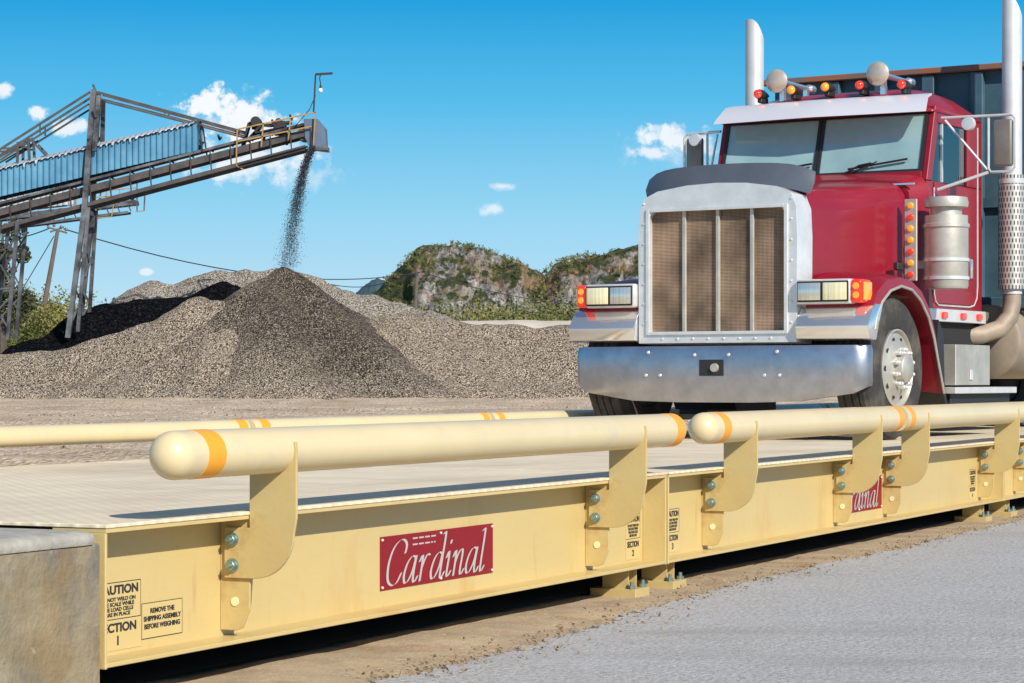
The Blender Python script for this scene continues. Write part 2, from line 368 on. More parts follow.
# low sky keeps this clear cyan blue, higher up it is the physical sky
EXPO = 0.27
sc_ = N.new('ShaderNodeVectorMath'); sc_.operation = 'SCALE'; sc_.inputs['Scale'].default_value = 10.0/2**EXPO; L.new(mx.outputs['Result'], sc_.inputs[0])
fd = N.new('ShaderNodeMapRange'); fd.inputs['From Min'].default_value = .2; fd.inputs['From Max'].default_value = .45; L.new(sp.outputs[2], fd.inputs[0])
m2 = N.new('ShaderNodeMix'); m2.data_type = 'RGBA'; L.new(fd.outputs[0], m2.inputs['Factor']); L.new(sc_.outputs[0], m2.inputs['A']); L.new(sky.outputs[0], m2.inputs['B'])
L.new(m2.outputs['Result'], bg.inputs[0])

sl = bpy.data.lights.new('sun', 'SUN'); sl.energy = 4.3; sl.angle = R(.5); sl.color = (1,.955,.88)
so = bpy.data.objects.new('sun', sl); COL.objects.link(so); so.rotation_euler = (-SUN).to_track_quat('-Z', 'Y').to_euler(); so.location = SUN*60
cam = bpy.data.cameras.new('camera'); cam.lens = F/1024*36; cam.sensor_width = 36; cam.shift_y = 38.5/1024; cam.clip_end = 6000; cam.clip_start = .1
co = bpy.data.objects.new('camera', cam); COL.objects.link(co); co.location = (0,0,CAMZ); co.rotation_euler = (R(90),0,0); scene.camera = co
scene.view_settings.view_transform = 'Standard'; scene.view_settings.look = 'None'; scene.view_settings.exposure = EXPO; scene.view_settings.gamma = 1

# ------------------------------------------------------------------ ground
PHI = math.atan(1138/F)
UX = Vector((math.sin(PHI), math.cos(PHI), 0)); IN = Vector((-math.cos(PHI), math.sin(PHI), 0))
T0 = 4.24
def st(s, t, z=0): return UX*s + IN*t + Vector((0,0,z))

def smooth(a, b, x):
    k = max(0, min(1, (x-a)/(b-a))); return k*k*(3-2*k)
M['yard'] = gravel_mat('yard_dirt', [(0,(.36,.27,.18)),(.3,(.50,.385,.27)),(.75,(.60,.47,.335)),(1,(.72,.60,.46))], 16, .8, .75, .30, (.33,.235,.15), .03)
def axis_vals(lo, mid0, mid1, hi, fine, k=1.35):
    v = []; x = mid0
    while x < mid1: v.append(x); x += fine
    st_ = fine; x = mid1
    while x < hi: v.append(x); st_ *= k; x += st_
    v.append(hi); st_ = fine*k; x = mid0 - st_
    while x > lo: v.append(x); st_ *= k; x -= st_
    v.append(lo); return sorted(v)
b = bmesh.new()
xs = axis_vals(-3000, -34, 30, 3000, .7); ys = axis_vals(-1500, 20, 130, 4500, .55)
grid = []
for y in ys:
    row = []
    for x in xs:
        z = GZ
        P = Vector((x, y, 0)); t = P.dot(IN)
        k = smooth(9, 12, t)*smooth(160, 120, y)*smooth(20, 27, y)
        if k > 0:
            z += k*(.22*noise.noise(Vector((x*.10, y*.35, 3))) + .16*noise.noise(Vector((x*.45, y*1.0, 9))) + .05*noise.noise(Vector((x*1.2, y*2.4, 5))))
        row.append(b.verts.new((x, y, z)))
    grid.append(row)
for j in range(len(ys)-1):
    for i in range(len(xs)-1):
        b.faces.new((grid[j][i], grid[j][i+1], grid[j+1][i+1], grid[j+1][i]))
q = MB(); q.b.free(); q.b = b
tag(q.build('ground', M['yard'], smooth=True, ang=180), kind='structure')

M['strip'] = mat('compacted_dirt', (.50,.385,.245), .95, var=.30, vscale=4, bump=.6, bscale=70, detail=12)
add_spots(M['strip'], (.34,.19,.10), 3.5, .52, .68); add_spots(M['strip'], (.64,.54,.40), 25, .56, .70); add_spots(M['strip'], (.14,.10,.07), 60, .66, .72)
b = bmesh.new(); rows = []
for i in range(600):
    s_ = -6+i*.065; rows.append([b.verts.new(st(s_, 3.4+k*.11, GZ+.006+(.012*noise.noise(Vector((s_*1.5, k*.3, 0)))+.006*noise.noise(Vector((s_*6, k*.9, 2)))+.012))) for k in range(12)])
for i in range(599):
    for k in range(11): b.faces.new((rows[i][k], rows[i+1][k], rows[i+1][k+1], rows[i][k+1]))
bmesh.ops.recalc_face_normals(b, faces=b.faces)
q = MB(); q.b.free(); q.b = b; tag(q.build('dirt_ground', M['strip'], ang=180), kind='structure')
# concrete apron in front of the scale, its edge ragged against the dirt strip
M['apron'] = mat('apron_concrete', (.52,.50,.475), .92, var=.35, vscale=48, bump=1.0, bscale=45, detail=10)
add_spots(M['apron'], (.10,.10,.11), 34, .625, .66); add_spots(M['apron'], (.46,.46,.465), .8, .5, .75)
add_spots(M['apron'], (.20,.20,.20), 70, .56, .62); add_spots(M['apron'], (.52,.51,.50), 90, .60, .70); add_spots(M['apron'], (.33,.315,.29), 1.1, .52, .72, (.5,1,1))
b = bmesh.new()
ss = [-2+i*.02 for i in range(1900)]
edge = []
for s_ in ss:
    e = 3.97 - .24*(1-smooth(7.6, 11, s_)) + .10*noise.noise(Vector((s_*.7, 1, 0))) + .07*noise.noise(Vector((s_*3, 5, 0))) + 0.06*noise.noise(Vector((s_*11, 7, 0)))+.04*noise.noise(Vector((s_*27, 9, 0)))
    edge.append(e)
top = [b.verts.new(st(s_, e-.02, GZ+.045)) for s_, e in zip(ss, edge)]
low = [b.verts.new(st(s_, e, GZ-.02)) for s_, e in zip(ss, edge)]
far = [b.verts.new(st(s_, -26, GZ+.045)) for s_ in ss]
for i in range(len(ss)-1):
    b.faces.new((top[i], top[i+1], low[i+1], low[i])); b.faces.new((far[i], far[i+1], top[i+1], top[i]))
bmesh.ops.recalc_face_normals(b, faces=b.faces)
q = MB(); q.b.free(); q.b = b
tag(q.build('pavement', M['apron'], ang=30), kind='structure')
# crumbs of soil and aggregate along the ragged edge
M['crumb'] = mat('soil_crumbs', (.36,.27,.17), .95, var=.5, vscale=30)
mb = bmesh.new()
for i in range(2600):
    s_ = 7+random.random()**1.3*16; t_ = 4.0-.24*(1-smooth(7.6, 11, s_))+random.gauss(0,.11); r_ = random.uniform(.003,.012)
    c = st(s_, t_, GZ+(.048 if t_ < 3.95-.24*(1-smooth(7.6, 11, s_)) else .028)+r_*.5)
    vs = [mb.verts.new(c+Vector((random.gauss(0,1), random.gauss(0,1), random.gauss(0,.6))).normalized()*r_) for _ in range(4)]
    for f in ((0,1,2),(0,2,3),(0,3,1),(1,3,2)): mb.faces.new([vs[k] for k in f])
q = MB(); q.b.free(); q.b = mb
tag(q.build('soil_crumbs', M['crumb'], smooth=False), 'loose brown soil crumbs along the edge of the grey pavement', 'soil', kind='stuff')

# ------------------------------------------------------------------ scale modules
SROT = math.pi/2 - PHI
H = .437
def text_mesh(txt, size, mat_, align='CENTER', sx=1.0, shear=0, spacing=1.0, bold=0.0):
    cu = bpy.data.curves.new('t', 'FONT'); cu.body = txt; cu.size = size; cu.align_x = align; cu.extrude = .0006; cu.shear = shear; cu.offset = bold
    cu.space_line = spacing
    o = bpy.data.objects.new('t', cu); COL.objects.link(o)
    dg = bpy.context.evaluated_depsgraph_get(); me = bpy.data.meshes.new_from_object(o.evaluated_get(dg))
    bpy.data.objects.remove(o); bpy.data.curves.remove(cu)
    me.transform(Matrix.Scale(sx, 4, (1,0,0))); me.transform(Matrix.Rotation(R(90), 4, 'X'))
    me.materials.clear(); me.materials.append(mat_); return me
def join_meshes(items, name, mat_):
    b = bmesh.new()
    for me, off in items:
        c = me.copy(); c.transform(Matrix.Translation(off)); b.from_mesh(c); bpy.data.meshes.remove(c)
    q = MB(); q.b.free(); q.b = b
    return q.mesh(name, mat_, smooth=False)

def catmull(pts, n=7):
    P = [pts[0]]+pts+[pts[-1]]; out = []
    for i in range(1, len(P)-2):
        p0, p1, p2, p3 = [Vector((*q_, 0)) for q_ in P[i-1:i+3]]
        for k in range(n):
            t = k/n
            out.append(.5*((2*p1)+(-p0+p2)*t+(2*p0-5*p1+4*p2-p3)*t*t+(-p0+3*p1-3*p2+p3)*t**3))
    out.append(Vector((*pts[-1], 0))); return out
GL = {
 'C': ([[(.66,.68),(.69,.86),(.58,.985),(.40,.98),(.20,.80),(.09,.48),(.12,.15),(.28,.01),(.46,.05),(.60,.26)]], .66),
 'a': ([[(.43,.55),(.30,.60),(.14,.46),(.05,.20),(.10,.02),(.22,.05),(.36,.28),(.43,.56)],[(.45,.60),(.40,.25),(.41,.04),(.48,.01),(.57,.14)]], .58),
 'r': ([[(.01,.44),(.09,.58),(.12,.50),(.09,.0)],[(.10,.26),(.20,.48),(.30,.60),(.38,.56)]], .44),
 'd': ([[(.43,.55),(.30,.60),(.14,.46),(.05,.20),(.10,.02),(.22,.05),(.36,.28),(.43,.56)],[(.40,1.0),(.49,1.02),(.44,.40),(.42,.05),(.49,.01),(.58,.14)]], .60),
 'i': ([[(.01,.44),(.09,.59),(.11,.48),(.08,.08),(.14,.01),(.24,.14)],[(.13,.76),(.14,.80),(.15,.85)]], .27),
 'n': ([[(.01,.44),(.09,.58),(.12,.50),(.09,.0)],[(.10,.26),(.20,.48),(.31,.60),(.38,.52),(.34,.10),(.40,.01),(.50,.14)]], .53),
 'l': ([[(.02,.96),(.12,1.02),(.12,.80),(.07,.10),(.13,.01),(.23,.14)]], .24)}
def script_word(word, width, height):
    b = bmesh.new(); x = 0; quads = []
    nib = Vector((.078, .022, 0))
    for ch in word:
        strokes, adv = GL[ch]
        for sk in strokes:
            c = catmull(sk)
            for i in range(len(c)-1):
                o = Vector((x, 0, 0))
                quads.append([c[i]-nib/2+o, c[i]+nib/2+o, c[i+1]+nib/2+o, c[i+1]-nib/2+o])
        x += adv
    for q_ in quads:
        vs = []
        for v in q_: vs.append(Vector(((v.x+.20*v.y)*width/(x+.20), -.0, v.y*height)))
        lo = [b.verts.new(v+Vector((0,.0015,0))) for v in vs]; hi = [b.verts.new(v) for v in vs]
        try: b.faces.new(hi)
        except ValueError: pass
    # each quad sits a hair in front of the one before, so overlaps never share a plane
    for i, f in enumerate(b.faces):
        for v in f.verts: v.co.y -= .0000015*i
    loose = [v for v in b.verts if not v.link_faces]; bmesh.ops.delete(b, geom=loose, context='VERTS')
    bmesh.ops.recalc_face_normals(b, faces=b.faces)
    q = MB(); q.b.free(); q.b = b; return q.mesh('lettering', M['silver_ink'], smooth=False)

cardinal = script_word('Cardinal', .91, .172)
dash = MB()
for r_ in range(2):
    x = .262
    for k in range(4 if r_ == 0 else 5):
        w_ = .040 if not (r_ == 1 and k >= 3) else .012
        dash.box(x, x+w_, -.001, .001, .185-.024*r_-.003, .185-.024*r_+.003); x += w_+.012
dash_me = dash.mesh('small_print', M['silver_ink'], smooth=False)
rivet_me = MB().lathe([(-.006,0),(-.006,.004),(-.003,.006),(0,.006)], axis='Y', n=10).mesh('rivet', M['alu'])
plate_me = MB().box(0, .98, 0, .004, 0, .205, .001).mesh('name_plate', M['sign_red'], smooth=False)
bolt_me = MB().prism([(math.cos(k*math.pi/3)*.019, math.sin(k*math.pi/3)*.019) for k in range(6)], -.020, -.006, 'X', .002).lathe([(-.006,.024),(0,.024)], n=20).lathe([(-.034,.0),(-.034,.008),(-.02,.009)], n=12).mesh('bolt', M['bolt'])
# stiffener: plate across the channel (in the y-z plane), clipped at its foot
stiff_me = MB().prism([(.0,-.015),(.118,-.015),(.118,-.402),(.055,-.402),(.03,-.392),(.004,-.33)], -.005, .005, 'X', .0015).mesh('stiffener', M['bracket'], smooth=False)
plug_me = MB().lathe([(-.0085,0),(-.0085,.015),(-.005,.015)], n=18).mesh('plug_hole', M['hole'])
# J-shaped rail bracket, bolted to the stiffener and reaching out under the rail
def bracket_poly():
    p = [(.095,-.055),(.095,-.225),(-.02,-.225)]
    for k in range(1, 10):
        a = R(-90-k*10); p.append((-.02+.155*math.cos(a), -.07+.155*math.sin(a)))
    p += [(-.185,-.02),(-.185,.213),(-.182,.236),(-.170,.231),(-.160,.161),(-.10,.134),(-.05,.144),(-.02,.166),(-.004,.166),(-.004,.045),(-.004,-.055)]
    return p
brk_me = MB().prism(bracket_poly(), -.018, -.006, 'X', .0015).mesh('bracket', M['bracket'], smooth=False)

def caution_label(parent, x0, z1, num, w_=.28):
    """CAUTION / SECTION n label, x0 its left edge, z1 its top"""
    k_ = w_/.155
    lb = MB().box(0, w_, 0, .0015, -.215, 0).mesh('caution_label', M['label'], smooth=False)
    o = link('caution_label', lb, parent, (x0, .1185-.0015, z1))
    items = [(text_mesh('CAUTION', .038, M['black_ink'], sx=.80*k_, bold=.0012), (w_/2, -.001, -.037)),
             (text_mesh('DO NOT WELD ON\nTHE SCALE WHILE\nTHE LOAD CELLS\nARE IN PLACE', .0165, M['black_ink'], sx=.80*k_, spacing=.95, bold=.0004), (w_/2, -.001, -.060)),
             (text_mesh('SECTION', .038, M['black_ink'], sx=.80*k_, bold=.0012), (w_/2, -.001, -.156)),
             (text_mesh(str(num), .040, M['black_ink'], sx=1.2, bold=.001), (w_/2, -.001, -.198))]
    link('warning_lettering', join_meshes(items[:2], 'warning_lettering', M['black_ink']), o)
    link('section_lettering', join_meshes(items[2:], 'section_lettering', M['black_ink']), o)
    fr = MB()
    for a in ((0,w_,-.0025,0),(0,w_,-.118,-.1155),(w_-.0015,w_,-.118,0)): fr.box(a[0],a[1],-.0008,.0002,a[2],a[3])
    link('border_line', fr.mesh('border_line', M['black_ink'], smooth=False), o)
def ship_label(parent, x0, z1):
    w_ = .235
    o = link('instruction_label', MB().box(0, w_, 0, .0015, -.115, 0).mesh('instruction_label', M['label'], smooth=False), parent, (x0, .1185-.0015, z1))
    me = join_meshes([(text_mesh('REMOVE THE\nSHIPPING ASSEMBLY\nBEFORE WEIGHING', .0215, M['black_ink'], sx=1.10, spacing=1.15, bold=.0006), (w_/2, -.001, -.034))], 'lettering', M['black_ink'])
    link('lettering', me, o)
    fr = MB()
    for a in ((0,w_,-.002,0),(0,w_,-.115,-.113),(0,.0015,-.115,0),(w_-.0015,w_,-.115,0)): fr.box(a[0],a[1],-.0008,.0002,a[2],a[3])
    link('border_line', fr.mesh('border_line', M['black_ink'], smooth=False), o)

def rail(parent, x0, x1, y, z, r, cap0=True, cap1=True, bands=True):
    prof = []
    if cap0:
        for k in range(9): a = R(k*10); prof.append((x0+r-r*math.cos(a), r*math.sin(a)))
    else: prof.append((x0, r))
    n = max(2, int((x1-x0)/.5))
    for k in range(n+1): prof.append((x0+r+(x1-x0-2*r)*k/n, r))
    if cap1:
        for k in range(8, -1, -1): a = R(k*10); prof.append((x1-r+r*math.cos(a), r*math.sin(a)))
    o = MB().lathe(prof, (0, y, z), n=40).build('guard_rail', M['cream'], parent)
    if bands:
        for c in (x0+(.21 if cap0 else .125), x1-(.12 if cap1 else .125)):
            MB().lathe([(c-.05,r+.0012),(c+.05,r+.0012)], (0,y,z), n=40).build('orange_band', M['orange'], o)
    return o

def support(parent, x, y=.10):
    o = MB().box(x-.052, x-.042, y-.05, y+.08, GZ+.05, -H-.001).box(x+.042, x+.052, y-.05, y+.08, GZ+.05, -H-.001).box(x-.042, x+.042, y+.01, y+.022, GZ+.05, -H-.001).build('support_stand', M['bracket'], parent, smooth=False)
    MB().box(x-.085, x+.085, y-.10, y+.13, GZ+.0, GZ+.05, .002).build('base_plate', M['bracket'], o, smooth=False)
    for dx in (-.068, .068):
        link('anchor_bolt', MB().lathe([(0,.018),(.016,.018),(.017,.009),(.034,.009)], axis='Z', n=8).mesh('anchor_bolt', M['bolt']), o, (x+dx, y-.075, GZ+.05))

def module(name, label, s0, s1, brackets, rails, far_rails, supports, signs=(), cautions=(), ship=None):
    base = st(s0, T0, 0); root = thing(name, label, 'truck scale', base, SROT, 'modules of the truck scale')
    L_ = s1-s0; W = 3.30
    d = MB().box(.0, L_, -.004, W, -.012, .0, .002)
    d.build('deck_plate', M['deck'], root, smooth=False)
    for yy, sg in ((0,1), (W,-1)):
        f = MB()
        f.box(.004, L_-.004, min(yy, yy+sg*.20), max(yy, yy+sg*.20), -.026, -.0125, .001)      # top flange
        f.box(.002, L_-.002, min(yy, yy+sg*.20), max(yy, yy+sg*.20), -H, -H+.014, .002)       # bottom flange
        f.box(.004, L_-.004, min(yy+sg*.119, yy+sg*.129), max(yy+sg*.119, yy+sg*.129), -H+.0135, -.0255)
        f.build('side_beam', M['yellow'], root, smooth=False)
    for xx in (.0, L_-.012):
        MB().box(xx, xx+.012, .001, .1185, -H-.004, -.0265, .002).build('end_plate', M['yellow'], root, smooth=False)
        MB().box(xx, xx+.012, .13, W-.13, -H, -.0265).build('cross_beam', M['chassis'], root, smooth=False)
    for s_ in brackets:
        x = s_-s0
        so_ = link('stiffener', stiff_me, root, (x, 0, 0)); link('plug_hole', plug_me, so_, (0, .06, -.305))
        bo = link('bracket', brk_me, root, (x, 0, 0))
        for z in (-.095, -.182): link('bolt', bolt_me, bo, (-.018, .062, z))
    for (a, b_, c0, c1) in rails: rail(root, a-s0, b_-s0, -.10, .206, .077, c0, c1)
    for (a, b_, c0, c1) in far_rails:
        rail(root, a-s0, b_-s0, W+.06, .150, .055, c0, c1)
        for sp_ in (7.0, 11.9, 12.9, 15.1, 16.2, 18.4, 20, 23, 24, 29):
            if not (a < sp_ < b_): continue
            x = sp_-s0; MB().box(x, x+.012, W-.02, W+.10, -.2, .12).build('rail_post', M['bracket'], root, smooth=False)
    for s_ in supports: support(root, s_-s0); support(root, s_-s0, W-.16)
    for s_ in signs:
        o = link('name_plate', plate_me, root, (s_-s0, .119-.004, -.362)); 
        link('lettering', cardinal, o, (.02, -.0015, .014)); link('small_print', dash_me, o, (0, 0, 0))
        for x in (.012,.5,.968):
            for z in (.012,.193): link('rivet', rivet_me, o, (x, 0, z))
    for (s_, num) in cautions: caution_label(root, s_-s0, -.195, num, .255 if num == 1 else .175)
    if ship: ship_label(root, ship-s0, -.275)
    return root
RZ = lambda a, b_: (a, b_, True, True)
module('scale_module', 'pale yellow truck scale module nearest the camera with the whole red name plate', 6.06, 10.665, [6.90, 9.97],
       [(6.205,10.532,True,True)], [(3.0,12.325,True,False)], [10.36], signs=[8.02], cautions=[(6.165,1),(10.44,2)], ship=6.425)
module('scale_module', 'second yellow truck scale module under the truck, its red plate half hidden by a bracket', 10.69, 17.29, [11.45, 13.62, 14.64, 17.00],
       [(10.825,14.175,True,False), (14.18,17.9,False,True)], [(12.33,15.625,False,False), (15.63,19.0,False,True)], [10.84, 16.85], signs=[13.62], cautions=[(10.95,3),(16.75,4)])
module('scale_module', 'third yellow truck scale module cut by the right edge of the picture', 17.31, 30.0, [18.05, 22, 26],
       [RZ(18.0,23.4), RZ(23.41,29.5)], [RZ(19.1,23.4), RZ(23.41,29.5)], [17.6, 23.5, 29.6])
M['slab'] = mat('under_deck_shade', (.03,.027,.023), .95, var=.4, vscale=3)  # near-black colour paints the shade below the deck
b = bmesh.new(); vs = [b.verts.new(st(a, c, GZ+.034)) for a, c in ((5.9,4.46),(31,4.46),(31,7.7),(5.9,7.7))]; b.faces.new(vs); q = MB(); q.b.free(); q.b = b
tag(q.build('shade_ground', M['slab'], smooth=False), kind='structure')  # dark sheet that stands for the shade below the deck
M['spill'] = gravel_mat('spilled_stone', [(0,(.06,.05,.04)),(.5,(.25,.2,.15)),(1,(.5,.42,.33))], 1.5, .1, 0)
mb = bmesh.new()
for i in range(9000):
    Y = 26+100*random.random()**.7; px = random.uniform(-20, 640); c = at(px, 380, Y); c.z = GZ+.03; r_ = random.uniform(.015,.05)
    if noise.noise(Vector((c.x*.3, c.y*.12, 4))) < random.uniform(-.5,.35): continue
    vs = [mb.verts.new(c+Vector((random.gauss(0,1), random.gauss(0,1), random.gauss(0,.8))).normalized()*r_) for _ in range(4)]
    for f in ((0,1,2),(0,2,3),(0,3,1),(1,3,2)): mb.faces.new([vs[k] for k in f])
q = MB(); q.b.free(); q.b = mb
tag(q.build('spilled_gravel', M['spill'], smooth=False), 'loose stones spilled over the tan yard between the scale and the heaps', 'gravel', kind='stuff')
# concrete approach block with its worn steel-trowelled lip
root = thing('concrete_abutment', 'stained grey concrete abutment block at the left end of the yellow scale', 'abutment', st(0, T0, 0), SROT)
MB().box(-2.0, 6.035, .0, 3.4, GZ-.3, -.055, .006).build('block', M['concrete'], root, smooth=False)
b = bmesh.new(); rows = []
for i in range(161):
    s_ = -2+i*.05; dz = .006*noise.noise(Vector((s_*4,0,0))); dw = .010*noise.noise(Vector((s_*6,3,0)))
    if i == 160: s_ = 5.99
    rows.append([b.verts.new((s_, y_, z_)) for y_, z_ in ((-.004+dw*.6,-.056),(-.010+dw*.6,-.040+dz*.5),(-.002,-.022+dz*.5),(.05,-.014),(3.4,-.014),(3.4,-.056))])
for i in range(160):
    for k in range(6): b.faces.new((rows[i][k], rows[i][(k+1)%6], rows[i+1][(k+1)%6], rows[i+1][k]))
b.faces.new(rows[0]); b.faces.new(rows[-1][::-1]); bmesh.ops.recalc_face_normals(b, faces=b.faces)
q = MB(); q.b.free(); q.b = b; q.build('lip', M['lip'], root, ang=60)
# approach slab flush with the deck running off the frame to the left

# ------------------------------------------------------------------ truck
TB = R(32)
TO = Vector((1.4929, 17.686, 0))
T = thing('dump_truck', 'red dump truck with chrome bumper and tall exhaust stacks standing on the yellow scale', 'truck', TO, -TB)
def both(f):
    for sg in (-1, 1): f(sg)
def bx(n, m_, *a, parent=None, **k): return MB().box(*a, **k).build(n, M[m_], parent or T)

# bumper (wraps back at both ends, lower corners cut)
secs = []
for x, y, zt, zb in ((-1.225,.20,.69,.405),(-1.22,.11,.69,.395),(-1.20,.05,.69,.385),(-1.10,.0,.69,.345),(-.68,-.035,.69,.285),(-.3,-.05,.69,.275),(.3,-.05,.69,.275),(.68,-.035,.69,.285),(1.10,.0,.69,.345),(1.185,.05,.69,.385),(1.20,.10,.69,.395),(1.20,.13,.69,.40)):
    inx = -.04*(1 if x > 0 else -1) if abs(x) > 1.15 else 0; iny = .04 if abs(x) < 1.22 else 0
    sh = .035 if abs(x) < 1.21 else .0
    mid = lambda q: zb+(zt-zb)*q
    secs.append([(x, y, mid(.12)), (x, y, mid(.88)), (x+inx*.3, y+.012, zt), (x+inx, y+iny+.03, zt+.002), (x+inx, y+iny+.03, zb), (x+inx*.3, y+.02, zb)])
bump = MB().loft(secs).build('bumper', M['bumper'], T, ang=50)
MB().box(-.10, .10, -.056, -.045, .47, .59, .002).build('tow_hole', M['black'], bump)
MB().lathe([(-.075,.0),(-.075,.03),(-.05,.035)], (.03,0,.53), 'Y', 16).build('tow_hook', M['dull_alu'], bump)
bm_me = MB().lathe([(-.012,0),(-.010,.010),(0,.014)], axis='Y', n=10).mesh('bumper_bolt', M['alu'])
for x, z in ((-.55,.475),(-.43,.475),(.43,.475),(.55,.475),(-.53,.645),(.53,.645),(-.14,.625),(.14,.625)):
    link('bumper_bolt', bm_me, bump, (x, -.049+.012*(abs(x)-.3 if abs(x) > .3 else 0), z))

# radiator shell: ring around the grille, arched top
def shell_out(k=1.0, y=.0):
    pts = []
    pts += [(-.66,.715),(-.665,1.5),(-.655,1.70)]
    pts += [(-.615,1.80),(-.50,1.85),(-.25,1.885),(0,1.895),(.25,1.885),(.50,1.85),(.615,1.80)]
    pts += [(.655,1.70),(.665,1.5),(.66,.715)]
    return pts
o_ = shell_out(); i_ = [(-.56,.79),(-.56,1.5),(-.56,1.66),(-.53,1.70),(-.45,1.705),(-.25,1.705),(0,1.705),(.25,1.705),(.45,1.705),(.53,1.70),(.56,1.66),(.56,1.5),(.56,.79)]
b = bmesh.new()
lay = [[b.verts.new((x*.985, .025, z)) for x, z in o_], [b.verts.new((x*1.0, .06, z-.004)) for x, z in o_], [b.verts.new((x*1.005, .26, z-.01)) for x, z in o_]]
inn = [[b.verts.new((x, .025, z)) for x, z in i_], [b.verts.new((x, .10, z)) for x, z in i_]]
n_ = len(o_)
for A, B_ in ((lay[0],lay[1]),(lay[1],lay[2]),(inn[1],inn[0]),(inn[0],lay[0])):
    for k in range(n_):
        j = (k+1) % n_; b.faces.new((A[k], A[j], B_[j], B_[k]))
bmesh.ops.recalc_face_normals(b, faces=b.faces)
q = MB(); q.b.free(); q.b = b; shell = q.build('radiator_shell', M['alu'], T, ang=40)
scr = MB().box(-.56, .56, .07, .085, .79, 1.705).build('grille_screen', M['screen'], shell, smooth=False)
for x in (-.28, 0, .28): MB().box(x-.014, x+.014, .045, .069, .795, 1.70, .002).build('grille_bar', M['dull_alu'], shell, smooth=False)
fr = MB()
fr.box(-.585, -.555, .010, .026, .775, 1.72, .003).box(.555, .585, .010, .026, .775, 1.72, .003).box(-.555, .555, .010, .026, .775, .80, .003).box(-.555, .555, .010, .026, 1.695, 1.72, .003)
fr.build('grille_frame', M['alu'], shell)
for x in (-.61, .61):
    for k in range(7): link('screw', bm_me, shell, (x, .024, .86+k*.15), scale=(.7,.7,.7))
for k in range(8): link('screw', bm_me, shell, (-.45+k*.128, .024, .748), scale=(.7,.7,.7))
# dark bug deflector standing on the front of the hood
secs = []
for k in range(17):
    x = -.70+1.40*k/16; e = abs(x)/.70; y = .10+.10*e**4; zb = 1.885-.085*e**2.5; zt = 2.045-.03*e**2-.05*e**8
    secs.append([(x*.96, y, zb), (x, y+.02, (zb+zt)/2), (x*.985, y+.06, zt), (x*.985, y+.072, zt-.004), (x, y+.034, (zb+zt)/2), (x*.96, y+.014, zb)])
MB().loft(secs).build('bug_deflector', M['shield'], T, ang=50)

# hood and cowl
def hood_sec(y, w_, zt, zb):
    p = [(-w_, y, zb), (-w_, y, zt-.20), (-w_+.012, y, zt-.11), (-w_+.05, y, zt-.045), (-w_+.12, y, zt-.012), (-w_*.5, y, zt+.012), (0, y, zt+.02)]
    return p+[(-a, b_, c) for a, b_, c in p[-2::-1]]
hood = MB().loft([hood_sec(.265,.655,1.865,.95), hood_sec(.8,.70,1.905,.95), hood_sec(1.3,.77,1.955,.95), hood_sec(1.62,.83,1.985,.95)]).build('hood', M['red'], T)
MB().tube([(.66,.50,1.70),(.70,.9,1.74),(.80,1.6,1.80)], .006, 6).build('hood_moulding', M['red'], hood)
MB().box(.86,.90,1.3,1.42,1.28,1.34,.008).build('hood_latch', M['black'], hood)
bx('hood_trim', 'chrome', -.9, .9, 1.615, 1.63, 1.955, 1.968, parent=hood)
cowl = MB().loft([hood_sec(1.635,.86,2.005,.95), hood_sec(1.80,.95,2.06,.95)]).build('cowl', M['red'], T)

